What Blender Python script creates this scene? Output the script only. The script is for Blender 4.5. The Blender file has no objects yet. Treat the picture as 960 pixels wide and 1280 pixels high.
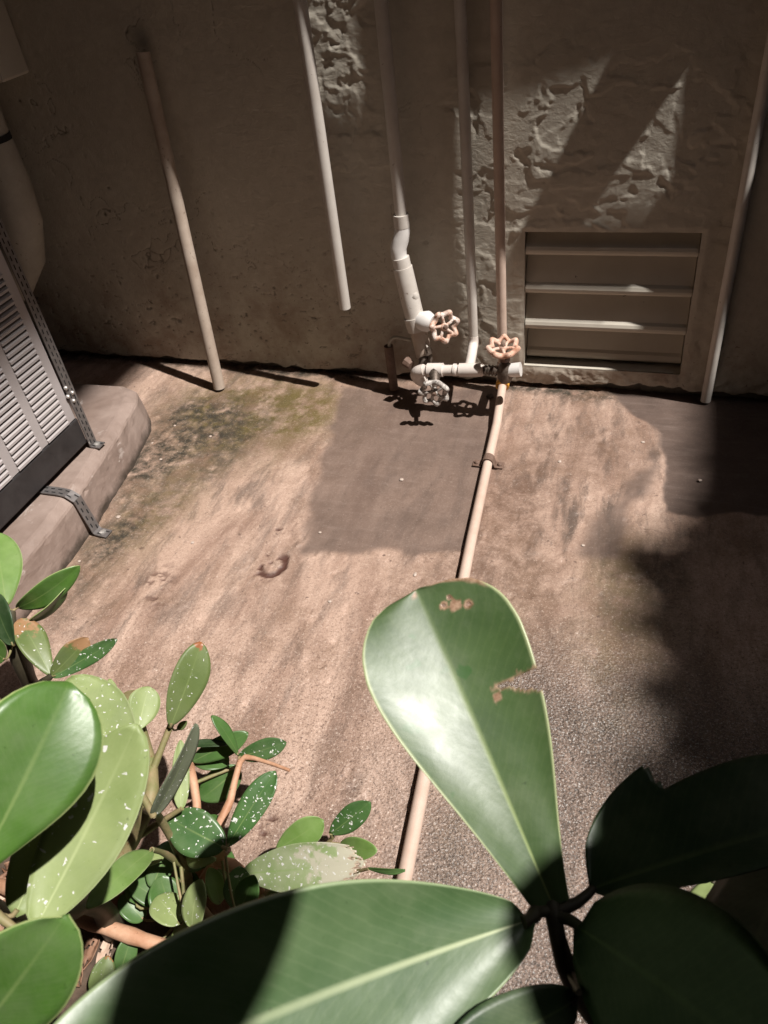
import bpy, bmesh, math, random
import numpy as np
from mathutils import Vector, Matrix

# ------------------------------------------------------------------ camera
scene = bpy.context.scene
COL = scene.collection
camd = bpy.data.cameras.new('camera'); cam = bpy.data.objects.new('camera', camd); COL.objects.link(cam)
camd.sensor_fit = 'VERTICAL'; camd.sensor_height = 36.0; camd.lens = 27.0
camd.clip_start = 0.02; camd.clip_end = 200.0
cam.matrix_world = Matrix(((0.947912,-0.114132,0.297384,0.30937), (0.298737,0.642527,-0.705631,-1.68426), (-0.110542,0.757716,0.643154,1.05000), (0,0,0,1)))
camd.dof.use_dof = True; camd.dof.focus_distance = 1.1; camd.dof.aperture_fstop = 20.0
scene.camera = cam
# ------------------------------------------------------------------ light
SX, SY = 0.56, -0.105                      # horizontal run towards the sun per metre of height
sun_v = Vector((SX, SY, 1.0)).normalized()
elev = math.asin(sun_v.z)
sund = bpy.data.lights.new('sun', 'SUN'); sun = bpy.data.objects.new('sun', sund); COL.objects.link(sun)
sund.energy = 5.0; sund.angle = math.radians(0.75); sund.color = (1.0, 0.955, 0.905)
sun.rotation_euler = sun_v.to_track_quat('Z', 'Y').to_euler(); sun.location = (2.5, -0.5, 6.0)
world = bpy.data.worlds.new('World'); scene.world = world; world.use_nodes = True
wn = world.node_tree; bg = wn.nodes['Background']
sky = wn.nodes.new('ShaderNodeTexSky'); sky.sky_type = 'NISHITA'; sky.sun_disc = False
sky.sun_elevation = elev; sky.sun_rotation = math.atan2(SX, SY)
wn.links.new(sky.outputs[0], bg.inputs[0]); bg.inputs[1].default_value = 0.10
vs = scene.view_settings; vs.view_transform = 'Standard'; vs.look = 'None'; vs.gamma = 1.0; vs.use_curve_mapping = False
vs.exposure = 0.45
random.seed(4); RNG = np.random.default_rng(7)

# ------------------------------------------------------------------ helpers
def link(o, parent=None):
    COL.objects.link(o)
    if parent: o.parent = parent
    return o
def tag(o, label=None, cat=None, group=None, kind=None):
    if label: o['label'] = label
    if cat: o['category'] = cat
    if group: o['group'] = group
    if kind: o['kind'] = kind
    return o
def thing(name, label, cat, loc=(0,0,0), group=None):
    o = bpy.data.objects.new(name, None); o.empty_display_size = 0.05; link(o); o.location = loc
    return tag(o, label, cat, group)
def origin(parent):
    v = Vector((0,0,0))
    while parent: v += parent.location; parent = parent.parent
    return v
class MB:
    """collects shapes in world coordinates; build() links them as one mesh object"""
    def __init__(s): s.v = []; s.f = []; s.sm = []; s.mi = []
    def add(s, vs_, fs, smooth=True, mi=0):
        b = len(s.v); s.v += [tuple(v) for v in vs_]
        for f in fs: s.f.append([b+i for i in f]); s.sm.append(smooth); s.mi.append(mi)
    def box(s, lo, hi, rot=None, c=None):
        vs_ = [Vector((x,y,z)) for x in (lo[0],hi[0]) for y in (lo[1],hi[1]) for z in (lo[2],hi[2])]
        if rot is not None:
            c = Vector(c) if c is not None else (Vector(lo)+Vector(hi))/2
            vs_ = [c + rot @ (v-c) for v in vs_]
        s.add(vs_, [(0,1,3,2),(4,6,7,5),(0,4,5,1),(2,3,7,6),(0,2,6,4),(1,5,7,3)], False)
    def tube(s, pts, radii, n=14, caps=True, smooth=True):
        pts = [Vector(p) for p in pts]
        if not hasattr(radii, '__len__'): radii = [radii]*len(pts)
        rings = []; up = None
        for i, p in enumerate(pts):
            t = (pts[min(i+1,len(pts)-1)] - pts[max(i-1,0)]).normalized()
            if up is None:
                up = t.orthogonal().normalized()
            up = (up - t*up.dot(t)).normalized(); w = t.cross(up)
            rings.append([p + (up*math.cos(2*math.pi*k/n) + w*math.sin(2*math.pi*k/n))*radii[i] for k in range(n)])
        vs_ = [v for r in rings for v in r]; fs = []
        for i in range(len(pts)-1):
            for k in range(n):
                a, b = i*n+k, i*n+(k+1) % n
                fs.append((a, b, b+n, a+n))
        s.add(vs_, fs, smooth)
        if caps:
            s.add(rings[0], [tuple(reversed(range(n)))], False); s.add(rings[-1], [tuple(range(n))], False)
    def hollow(s, a, b, r, wall=0.0025, n=18, mid=None):
        """open pipe from a to b: outer skin, inner skin and end rims"""
        a, b = Vector(a), Vector(b)
        pts = [a, b] if mid is None else [a]+[Vector(m) for m in mid]+[b]
        s.tube(pts, r, n, caps=False)
        t = (b-a).normalized(); u = t.orthogonal().normalized(); w = t.cross(u)
        for q, d in ((a, t), (b, -t)):
            ro = [q + (u*math.cos(2*math.pi*k/n)+w*math.sin(2*math.pi*k/n))*r for k in range(n)]
            ri = [q + (u*math.cos(2*math.pi*k/n)+w*math.sin(2*math.pi*k/n))*(r-wall) for k in range(n)]
            rd = [v + d*0.08 for v in ri]
            s.add(ro+ri+rd, [(k,(k+1)%n,n+(k+1)%n,n+k) for k in range(n)]+[(n+k,n+(k+1)%n,2*n+(k+1)%n,2*n+k) for k in range(n)], False)
    def poly_slab(s, pts, z0, z1):
        n = len(pts)
        vs_ = [(x,y,z0) for x,y in pts] + [(x,y,z1) for x,y in pts]
        s.add(vs_, [tuple(reversed(range(n))), tuple(range(n,2*n))] + [(i,(i+1)%n,n+(i+1)%n,n+i) for i in range(n)], False)
    def build(s, name, mat, parent=None, bevel=0.0, mats=None):
        me = bpy.data.meshes.new(name); o0 = origin(parent)
        me.from_pydata([tuple(Vector(v)-o0) for v in s.v], [], s.f)
        me.polygons.foreach_set('use_smooth', s.sm)
        for m in (mats or [mat]): me.materials.append(M[m])
        if mats: me.polygons.foreach_set('material_index', s.mi)
        me.update()
        bm = bmesh.new(); bm.from_mesh(me); bmesh.ops.recalc_face_normals(bm, faces=bm.faces); bm.to_mesh(me); bm.free()
        o = link(bpy.data.objects.new(name, me), parent)
        if bevel:
            b = o.modifiers.new('bevel', 'BEVEL'); b.width = bevel; b.segments = 2; b.limit_method = 'ANGLE'
        return o
def arc(p0, p1, p2, n=8):
    """smooth elbow from p0 to p2 bending at p1"""
    p0, p1, p2 = Vector(p0), Vector(p1), Vector(p2)
    return [p0*(1-t)**2 + p1*2*t*(1-t) + p2*t*t for t in [i/n for i in range(n+1)]]
# noise on numpy arrays
def vnoise(x, y, seed=0):
    r = np.random.default_rng(seed); T = r.random((256,256))
    xi = np.floor(x).astype(int); yi = np.floor(y).astype(int); fx = x-xi; fy = y-yi
    fx = fx*fx*fx*(fx*(fx*6-15)+10); fy = fy*fy*fy*(fy*(fy*6-15)+10)
    g = lambda i, j: T[(xi+i) & 255, (yi+j) & 255]
    return (g(0,0)*(1-fx)+g(1,0)*fx)*(1-fy) + (g(0,1)*(1-fx)+g(1,1)*fx)*fy
def fbm(x, y, oct=5, seed=0, gain=0.5):
    v = 0; a = 0.5; tot = 0
    for o in range(oct):
        v = v + a*vnoise(x*2**o+17.3*o, y*2**o-9.1*o, seed+o); tot += a; a *= gain
    return v/tot
def sstep(a, b, x):
    t = np.clip((x-a)/(b-a), 0, 1); return t*t*(3-2*t)
def sdf_poly(px, py, pts):
    """signed distance, negative inside"""
    d = np.full(px.shape, 1e9); inside = np.zeros(px.shape, bool); n = len(pts)
    for i in range(n):
        ax, ay = pts[i]; bx, by = pts[(i+1) % n]
        ex, ey = bx-ax, by-ay; wx, wy = px-ax, py-ay
        t = np.clip((wx*ex+wy*ey)/(ex*ex+ey*ey+1e-12), 0, 1)
        d = np.minimum(d, np.hypot(wx-ex*t, wy-ey*t))
        c = ((ay > py) != (by > py)) & (px < (bx-ax)*(py-ay)/(by-ay+1e-12)+ax)
        inside ^= c
    return np.where(inside, -d, d)
def grid_object(name, P, keep, mat, attrs=None, parent=None):
    """P: (nx,ny,3) points; keep: (nx-1,ny-1) faces kept"""
    nx, ny = P.shape[:2]; idx = np.arange(nx*ny).reshape(nx,ny)
    q = np.stack([idx[:-1,:-1], idx[1:,:-1], idx[1:,1:], idx[:-1,1:]], -1)[keep]
    me = bpy.data.meshes.new(name)
    me.vertices.add(nx*ny); me.vertices.foreach_set('co', P.reshape(-1).astype(np.float32))
    nf = len(q); me.loops.add(nf*4); me.loops.foreach_set('vertex_index', q.reshape(-1).astype(np.int32))
    me.polygons.add(nf); me.polygons.foreach_set('loop_start', np.arange(0,nf*4,4,dtype=np.int32)); me.polygons.foreach_set('loop_total', np.full(nf,4,np.int32))
    me.polygons.foreach_set('use_smooth', np.ones(nf,bool))
    me.update(calc_edges=True); me.validate()
    for k, a in (attrs or {}).items():
        at = me.attributes.new(k, 'FLOAT', 'POINT'); at.data.foreach_set('value', a.reshape(-1).astype(np.float32))
    me.materials.append(M[mat])
    return link(bpy.data.objects.new(name, me), parent)

# ------------------------------------------------------------------ materials
M = {}
class NT:
    def __init__(s, name):
        m = bpy.data.materials.new(name); m.use_nodes = True; s.m = m; s.t = m.node_tree; M[name] = m
        s.b = s.t.nodes['Principled BSDF']; s.out = s.t.nodes['Material Output']
    def n(s, t, **k):
        x = s.t.nodes.new(t)
        for a, v in k.items(): setattr(x, a, v)
        return x
    def l(s, a, b): s.t.links.new(a, b)
    def coord(s, scale=(1,1,1), rot=(0,0,0), kind='Object'):
        tc = s.n('ShaderNodeTexCoord'); mp = s.n('ShaderNodeMapping'); mp.inputs['Scale'].default_value = scale; mp.inputs['Rotation'].default_value = rot
        s.l(tc.outputs[kind], mp.inputs[0]); return mp.outputs[0]
    def noise(s, vec, scale, detail=6, rough=0.6, dist=0.0):
        x = s.n('ShaderNodeTexNoise'); s.l(vec, x.inputs['Vector']); x.inputs['Scale'].default_value = scale
        x.inputs['Detail'].default_value = detail; x.inputs['Roughness'].default_value = rough; x.inputs['Distortion'].default_value = dist
        return x.outputs[0]
    def ramp(s, fac, stops):
        x = s.n('ShaderNodeValToRGB'); s.l(fac, x.inputs[0]); e = x.color_ramp.elements
        while len(e) < len(stops): e.new(0.5)
        for i, (p, c) in enumerate(stops):
            e[i].position = p; e[i].color = (c, c, c, 1) if not hasattr(c, '__len__') else (*c, 1)
        return x.outputs[0]
    def mix(s, fac, a, b, mode='MIX'):
        x = s.n('ShaderNodeMix', data_type='RGBA', blend_type=mode)
        for sock, v in ((x.inputs[0], fac), (x.inputs[6], a), (x.inputs[7], b)):
            if hasattr(v, 'links'): s.l(v, sock)
            elif hasattr(v, '__len__'): sock.default_value = (*v, 1)
            else: sock.default_value = v
        return x.outputs[2]
    def math(s, op, a, b=None):
        x = s.n('ShaderNodeMath', operation=op)
        for i, v in enumerate((a, b)):
            if v is None: continue
            if hasattr(v, 'links'): s.l(v, x.inputs[i])
            else: x.inputs[i].default_value = v
        return x.outputs[0]
    def attr(s, name):
        x = s.n('ShaderNodeAttribute', attribute_name=name); return x.outputs['Fac']
    def bump(s, h, strength=0.3, dist=0.002):
        x = s.n('ShaderNodeBump'); s.l(h, x.inputs['Height']); x.inputs['Strength'].default_value = strength; x.inputs['Distance'].default_value = dist
        s.l(x.outputs[0], s.b.inputs['Normal']); return x
    def set(s, color=None, rough=None, metal=None, spec=None):
        for k, v in (('Base Color', color), ('Roughness', rough), ('Metallic', metal), ('Specular IOR Level', spec)):
            if v is None: continue
            if hasattr(v, 'links'): s.l(v, s.b.inputs[k])
            elif hasattr(v, '__len__'): s.b.inputs[k].default_value = (*v, 1)
            else: s.b.inputs[k].default_value = v

def simple(name, c1, c2, scale=20, rough=0.6, metal=0.0, bump=0.15, spots=None, spec=0.5, dist=0.001):
    t = NT(name); v = t.coord()
    n1 = t.noise(v, scale, 8, 0.65)
    col = t.mix(t.ramp(n1, [(0.35, 0.0), (0.68, 1.0)]), c1, c2)
    if spots:
        col = t.mix(t.ramp(t.noise(v, scale*4.5, 4, 0.7, 0.5), [(spots[1], 0.0), (spots[1]+0.06, 1.0)]), col, spots[0])
    rr = t.ramp(n1, [(0.3, rough*0.85), (0.7, min(1, rough*1.15))])
    t.set(col, rr, metal, spec)
    t.bump(t.noise(v, scale*6, 5, 0.7), bump, dist)
    return t
# wall paint over rough plaster
t = NT('wall_paint'); v = t.coord()
big = t.noise(v, 2.2, 6, 0.6); fine = t.noise(v, 38, 7, 0.65)
c = t.mix(t.ramp(big, [(0.35, 0.0), (0.7, 1.0)]), (0.45, 0.412, 0.342), (0.53, 0.49, 0.412))
c = t.mix(t.ramp(fine, [(0.3, 0.22), (0.60, 0.0)]), c, (0.22, 0.18, 0.14))
speck = t.ramp(t.noise(t.coord((1, 1, 1.5)), 95, 3, 0.6, 0.8), [(0.66, 0.0), (0.72, 1.0)])
c = t.mix(t.math('MULTIPLY', speck, t.attr('dirt')), c, (0.035, 0.028, 0.022))
c = t.mix(t.math('MULTIPLY', t.attr('dirt'), t.ramp(t.noise(v, 9, 7, 0.7), [(0.38, 0.0), (0.65, 0.75)])), c, (0.22, 0.15, 0.105))
c = t.mix(t.attr('crack'), c, (0.03, 0.025, 0.02))
t.set(c, 0.58, 0, 0.4); t.bump(t.math('ADD', t.noise(v, 160, 5, 0.7), t.math('MULTIPLY', t.noise(t.coord((1,1,1.6)), 42, 6, 0.65, 0.6), 2.0)), 0.42, 0.0018)
simple('vent_paint', (0.45,0.410,0.340), (0.52,0.478,0.405), 9, 0.65, bump=0.3, spots=((0.06,0.045,0.035), 0.70))
# floor
t = NT('floor_concrete'); v = t.coord(); vs_ = t.coord((1.0, 0.26, 1.0), (0, 0, math.radians(-12)))
base = t.mix(t.ramp(t.noise(v, 3.0, 8, 0.65), [(0.3, 0.0), (0.72, 1.0)]), (0.39, 0.262, 0.20), (0.53, 0.38, 0.30))
st = t.noise(vs_, 9.0, 9, 0.68, 0.6)
base = t.mix(t.ramp(st, [(0.45, 0.0), (0.62, 0.85)]), base, (0.24, 0.15, 0.11))
st2 = t.noise(vs_, 22.0, 8, 0.7, 0.3)
base = t.mix(t.math('MULTIPLY', t.ramp(st2, [(0.49, 0.0), (0.64, 1.0)]), t.attr('streak')), base, (0.105, 0.075, 0.06))
base = t.mix(t.math('MULTIPLY', t.attr('brown'), t.ramp(t.noise(v, 26, 8, 0.7), [(0.35, 0.25), (0.65, 1.0)])), base, (0.13, 0.075, 0.05))
mossn = t.ramp(t.noise(v, 17, 9, 0.72), [(0.34, 0.0), (0.56, 1.0)])
base = t.mix(t.math('MULTIPLY', t.attr('moss'), mossn), base, (0.115, 0.085, 0.025))
base = t.mix(t.math('MULTIPLY', t.attr('grime_shade'), t.ramp(t.noise(v, 30, 8, 0.7), [(0.34, 0.0), (0.58, 1.0)])), base, (0.03, 0.026, 0.017))
pc = t.mix(t.ramp(t.noise(v, 14, 8, 0.65), [(0.3, 0.0), (0.7, 1.0)]), (0.080, 0.054, 0.043), (0.125, 0.086, 0.069))
blot = t.ramp(t.noise(v, 7.5, 10, 0.75, 0.4), [(0.50, 0.0), (0.66, 0.62)])
base = t.mix(blot, base, (0.19, 0.115, 0.075))
dots = t.ramp(t.noise(v, 62, 4, 0.65), [(0.64, 0.0), (0.70, 0.8)])
base = t.mix(dots, base, (0.10, 0.06, 0.045))
trow = t.ramp(t.noise(t.coord((1.0, 5.0, 1.0), (0, 0, math.radians(25))), 9, 6, 0.7), [(0.52, 0.0), (0.68, 0.55)])
pc = t.mix(trow, pc, (0.17, 0.125, 0.105))
base = t.mix(t.attr('patch'), base, pc)
grain = t.mix(0.45, t.noise(v, 420, 4, 0.75), t.noise(v, 170, 4, 0.7)); vor = t.n('ShaderNodeTexVoronoi'); t.l(v, vor.inputs['Vector']); vor.inputs['Scale'].default_value = 240
gm = t.math('MULTIPLY', t.math('SUBTRACT', 1.0, t.math('MULTIPLY', t.attr('patch'), 0.8)), t.attr('grit'))
base = t.mix(t.math('MULTIPLY', t.ramp(grain, [(0.40, 1.0), (0.49, 0.0)]), gm), base, (0.10, 0.062, 0.045))
base = t.mix(t.math('MULTIPLY', t.ramp(grain, [(0.555, 0.0), (0.64, 0.85)]), gm), base, (0.72, 0.62, 0.54))
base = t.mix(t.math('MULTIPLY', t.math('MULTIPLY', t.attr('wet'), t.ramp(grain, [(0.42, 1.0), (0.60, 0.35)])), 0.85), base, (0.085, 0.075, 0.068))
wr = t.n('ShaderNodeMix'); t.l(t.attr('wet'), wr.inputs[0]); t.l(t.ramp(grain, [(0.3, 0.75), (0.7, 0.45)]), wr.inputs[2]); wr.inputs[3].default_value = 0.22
base = t.mix(t.math('MULTIPLY', t.attr('wet'), t.ramp(t.noise(v, 300, 3, 0.7), [(0.56, 0.0), (0.64, 0.8)])), base, (0.55, 0.52, 0.49))  # pale specks painted in as the sparkle of the wet grit
base = t.mix(t.attr('pit'), base, (0.075, 0.032, 0.022))
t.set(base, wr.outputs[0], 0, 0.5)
hsum = t.math('ADD', grain, t.math('MULTIPLY', vor.outputs['Distance'], 0.8))
bp = t.bump(hsum, 0.5, 0.0024)
t.l(t.math('ADD', t.math('ADD', t.math('MULTIPLY', t.attr('grit'), 0.32), 0.05), t.math('MULTIPLY', t.attr('wet'), 1.1)), bp.inputs['Strength'])
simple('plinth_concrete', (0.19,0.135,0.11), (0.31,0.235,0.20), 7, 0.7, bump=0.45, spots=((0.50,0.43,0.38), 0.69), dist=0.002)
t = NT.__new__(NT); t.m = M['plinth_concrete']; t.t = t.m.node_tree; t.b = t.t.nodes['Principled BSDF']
src = t.b.inputs['Base Color'].links[0].from_socket; v = t.coord()
src = t.mix(t.ramp(t.noise(v, 11, 7, 0.7, 0.8), [(0.60, 0.0), (0.66, 0.55)]), src, (0.55, 0.48, 0.44))
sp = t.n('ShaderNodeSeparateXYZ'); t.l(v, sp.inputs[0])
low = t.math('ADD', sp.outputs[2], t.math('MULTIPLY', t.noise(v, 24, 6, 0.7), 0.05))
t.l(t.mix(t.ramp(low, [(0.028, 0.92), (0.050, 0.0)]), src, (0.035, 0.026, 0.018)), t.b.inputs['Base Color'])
simple('soil', (0.05,0.033,0.022), (0.12,0.08,0.055), 40, 0.95, bump=0.8, dist=0.004)
simple('render_plain', (0.22,0.19,0.16), (0.28,0.25,0.21), 3, 0.8)
simple('pvc_white', (0.50,0.45,0.40), (0.60,0.56,0.51), 14, 0.42, bump=0.1, spots=((0.17,0.12,0.085), 0.66))
simple('pvc_dirty', (0.37,0.29,0.23), (0.49,0.41,0.34), 16, 0.5, bump=0.15, spots=((0.13,0.085,0.06), 0.64))
simple('pvc_pinkish', (0.50,0.36,0.285), (0.60,0.46,0.38), 12, 0.45, bump=0.1, spots=((0.30,0.20,0.14), 0.70))
simple('pvc_tan', (0.46,0.34,0.27), (0.58,0.45,0.37), 16, 0.55, bump=0.2, spots=((0.12,0.07,0.05), 0.66))
simple('pvc_manifold', (0.60,0.53,0.475), (0.70,0.63,0.58), 14, 0.45, bump=0.2, spots=((0.24,0.15,0.10), 0.64))
simple('pvc_clean', (0.62,0.59,0.56), (0.70,0.67,0.64), 14, 0.38, bump=0.08)
simple('yellow_tape', (0.62,0.30,0.04), (0.70,0.38,0.07), 40, 0.6)
simple('duct_wrap', (0.33,0.30,0.25), (0.43,0.39,0.33), 12, 0.7, bump=0.35, spots=((0.10,0.08,0.05), 0.66), dist=0.002)
simple('brass_dark', (0.06,0.045,0.035), (0.20,0.16,0.13), 60, 0.5, metal=0.5, bump=0.4)
simple('wheel_white', (0.64,0.59,0.54), (0.50,0.22,0.11), 38, 0.55, bump=0.6, spots=((0.28,0.09,0.03), 0.56), dist=0.002)
simple('wheel_orange', (0.68,0.52,0.43), (0.52,0.22,0.12), 42, 0.55, bump=0.6, spots=((0.16,0.07,0.04), 0.60), dist=0.002)
simple('wheel_grey', (0.66,0.62,0.58), (0.22,0.18,0.15), 45, 0.45, bump=0.4, spots=((0.06,0.045,0.04), 0.55))
simple('rust', (0.10,0.055,0.035), (0.20,0.13,0.10), 60, 0.7, bump=0.5)
simple('galvanised', (0.17,0.155,0.15), (0.25,0.23,0.225), 50, 0.45, metal=0.6, bump=0.15)
simple('bolt_steel', (0.55,0.53,0.50), (0.66,0.63,0.60), 70, 0.35, metal=0.7)
simple('ac_paint', (0.33,0.30,0.295), (0.39,0.355,0.35), 8, 0.5, bump=0.1, spots=((0.20,0.17,0.155), 0.70))
simple('ac_base', (0.018,0.016,0.017), (0.032,0.028,0.028), 30, 0.55, bump=0.15, spots=((0.14,0.12,0.11), 0.73))
simple('dark_inside', (0.008,0.008,0.008), (0.014,0.013,0.012), 20, 0.9)
simple('pebble', (0.35,0.27,0.22), (0.55,0.46,0.40), 60, 0.8, bump=0.4)
simple('dry_leaf', (0.16,0.075,0.04), (0.34,0.20,0.13), 60, 0.7, bump=0.5, spots=((0.05,0.025,0.015), 0.62))
simple('dry_pale', (0.42,0.29,0.21), (0.56,0.43,0.34), 50, 0.75, bump=0.5)
simple('twig_orange', (0.42,0.21,0.12), (0.56,0.34,0.22), 40, 0.6, bump=0.5, spots=((0.20,0.09,0.05), 0.64))
simple('twig_green', (0.16,0.17,0.06), (0.30,0.22,0.12), 40, 0.6, bump=0.4, spots=((0.20,0.10,0.05), 0.62))
simple('twig_dark', (0.035,0.032,0.018), (0.075,0.06,0.035), 40, 0.6, bump=0.4)
def leaf_mat(name, c1, c2, rough=0.33, rim=None, spots=None, specks=0.0, brown=None, trans=0.25, vein=(0.34,0.42,0.16), veinf=0.5):
    t = NT(name); v = t.coord(); uv = t.n('ShaderNodeUVMap').outputs[0]
    sp = t.n('ShaderNodeSeparateXYZ'); t.l(uv, sp.inputs[0]); U, V = sp.outputs[0], sp.outputs[1]
    av = t.math('ABSOLUTE', t.math('SUBTRACT', V, 0.5))
    col = t.mix(t.ramp(t.noise(v, 28, 6, 0.6), [(0.32, 0.0), (0.68, 1.0)]), c1, c2)
    # side veins: fine, slanting from the midrib
    ph = t.math('ADD', t.math('ADD', t.math('MULTIPLY', U, 150.0), t.math('MULTIPLY', av, -85.0)), t.math('MULTIPLY', t.noise(v, 45, 3, 0.5), 9.0))
    sv = t.math('MULTIPLY', t.math('ADD', t.math('SINE', ph), 1.0), 0.5)
    col = t.mix(t.math('MULTIPLY', t.ramp(sv, [(0.78, 0.0), (1.0, 1.0)]), 0.028), col, vein)
    col = t.mix(t.ramp(t.noise(v, 16, 8, 0.7), [(0.45, 0.0), (0.72, 0.30)]), col, (0.24, 0.27, 0.17))      # dust film
    col = t.mix(t.ramp(t.noise(v, 210, 3, 0.6), [(0.68, 0.0), (0.74, 0.55)]), col, tuple(0.45*q for q in c1))
    midw = t.ramp(av, [(0.006, 1.0), (0.030, 0.0)])
    col = t.mix(t.math('MULTIPLY', midw, t.math('MULTIPLY', t.ramp(U, [(0.0, 1.0), (0.85, 0.15)]), veinf)), col, vein)
    if rim: col = t.mix(t.ramp(av, [(0.475, 0.0), (0.492, 0.85)]), col, rim)
    if spots: col = t.mix(t.ramp(t.noise(v, spots[2], 3, 0.5, 0.3), [(spots[1], 0.0), (spots[1]+0.03, 0.9)]), col, spots[0])
    if brown:
        bn = t.math('ADD', t.math('MULTIPLY', U, 0.55), t.math('MULTIPLY', t.noise(v, 55, 5, 0.6), 0.75))
        col = t.mix(t.ramp(bn, [(brown[1], 0.0), (brown[1]+0.06, 1.0)]), col, brown[0])
    rg = t.ramp(t.noise(v, 60, 5, 0.6), [(0.3, rough*0.93), (0.7, rough*1.1)])
    if specks:
        wv = t.coord((1, 1, 1)); sk = t.ramp(t.noise(wv, 230, 2, 0.5, 0.4), [(1-specks-0.03, 0.0), (1-specks, 1.0)])
        col = t.mix(sk, col, (0.75, 0.74, 0.70))
    t.set(col, rg, 0, 0.5); t.bump(t.math('ADD', t.math('MULTIPLY', sv, 0.05), t.math('ADD', t.math('MULTIPLY', t.noise(v, 30, 3, 0.5), 2.2), t.noise(v, 120, 5, 0.6))), 0.14, 0.0008)
    tr = t.n('ShaderNodeBsdfTranslucent'); t.l(t.mix(0.5, col, (0.30, 0.45, 0.06)), tr.inputs[0])
    mx = t.n('ShaderNodeMixShader'); mx.inputs[0].default_value = trans
    t.l(t.b.outputs[0], mx.inputs[1]); t.l(tr.outputs[0], mx.inputs[2]); t.l(mx.outputs[0], t.out.inputs[0])
G1, G2 = (0.055,0.125,0.030), (0.085,0.175,0.045)
leaf_mat('leaf_main', (0.042,0.082,0.022), (0.066,0.115,0.034), 0.42, rim=(0.45,0.50,0.26), spots=((0.035,0.10,0.018), 0.66, 55), trans=0.12, veinf=0.75)
leaf_mat('leaf_dusty', (0.050,0.100,0.034), (0.10,0.155,0.068), 0.40, rim=(0.30,0.38,0.20), trans=0.12, vein=(0.50,0.56,0.34), veinf=0.9)
leaf_mat('leaf_dark', (0.020,0.045,0.016), (0.032,0.065,0.022), 0.42, trans=0.06, veinf=0.2)  # dark green that also carries the shade of the tall shrub's right-hand leaves
leaf_mat('leaf_gloss', (0.055,0.13,0.020), (0.09,0.19,0.035), 0.34, rim=(0.42,0.50,0.20), trans=0.2)
leaf_mat('leaf_pale', (0.24,0.31,0.11), (0.34,0.41,0.17), 0.48, rim=(0.45,0.52,0.26), specks=0.30, trans=0.25, vein=(0.50,0.57,0.28), veinf=0.8)
leaf_mat('leaf_bright', (0.15,0.27,0.055), (0.25,0.38,0.12), 0.36, rim=(0.48,0.55,0.28), trans=0.3)
leaf_mat('leaf_olive', (0.12,0.17,0.05), (0.17,0.22,0.075), 0.42, specks=0.29, brown=((0.36,0.13,0.05), 0.96), trans=0.25)
leaf_mat('leaf_grey', (0.10,0.12,0.075), (0.17,0.19,0.13), 0.42, specks=0.31, trans=0.12)
leaf_mat('leaf_green', G1, G2, 0.36, trans=0.22)
leaf_mat('leaf_speck', (0.042,0.110,0.030), (0.075,0.155,0.045), 0.34, specks=0.325, trans=0.15)
leaf_mat('leaf_cream', (0.24,0.34,0.12), (0.44,0.48,0.30), 0.42, specks=0.33, brown=((0.55,0.52,0.40), 0.66), trans=0.2, vein=(0.22,0.36,0.08))
leaf_mat('leaf_brown', (0.11,0.16,0.045), (0.17,0.21,0.07), 0.42, specks=0.28, brown=((0.36,0.20,0.10), 0.78), trans=0.2)
leaf_mat('leaf_under', (0.20,0.26,0.10), (0.26,0.33,0.14), 0.5, trans=0.25)
M['leaf_main'].node_tree.nodes['Principled BSDF'].inputs['Specular IOR Level'].default_value = 0.85
M['leaf_dusty'].node_tree.nodes['Principled BSDF'].inputs['Specular IOR Level'].default_value = 0.7

# ------------------------------------------------------------------ tables (metres, x along the wall, y into the wall, z up)
F_LEAVES = [  # kind, base, tip, facing, width, roundness point, bend, fold, material
 ('main',(0.2986,-1.5223,0.6615),(0.2074,-1.4138,0.7508),(0.2114,-0.5091,0.8343),0.0864,0.73,0.03,0.22,'leaf_main'),
 ('low',(0.2889,-1.5330,0.6668),(0.1377,-1.6762,0.7508),(0.6173,-0.2062,0.7593),0.0875,0.58,-0.05,0.15,'leaf_dusty'),
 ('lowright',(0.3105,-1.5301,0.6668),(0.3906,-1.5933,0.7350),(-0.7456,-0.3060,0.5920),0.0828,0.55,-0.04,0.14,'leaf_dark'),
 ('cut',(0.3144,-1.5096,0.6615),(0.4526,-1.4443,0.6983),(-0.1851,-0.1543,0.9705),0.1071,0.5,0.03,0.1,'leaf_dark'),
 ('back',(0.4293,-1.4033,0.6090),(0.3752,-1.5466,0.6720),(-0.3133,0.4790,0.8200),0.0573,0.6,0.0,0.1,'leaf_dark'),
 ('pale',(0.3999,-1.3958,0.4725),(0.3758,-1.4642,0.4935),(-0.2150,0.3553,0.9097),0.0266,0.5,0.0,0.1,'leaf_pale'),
 ('bot',(0.3142,-1.5552,0.6510),(0.2614,-1.6065,0.6720),(0.5524,-0.2434,0.7973),0.0328,0.5,0.0,0.1,'leaf_dark'),
]
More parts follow.
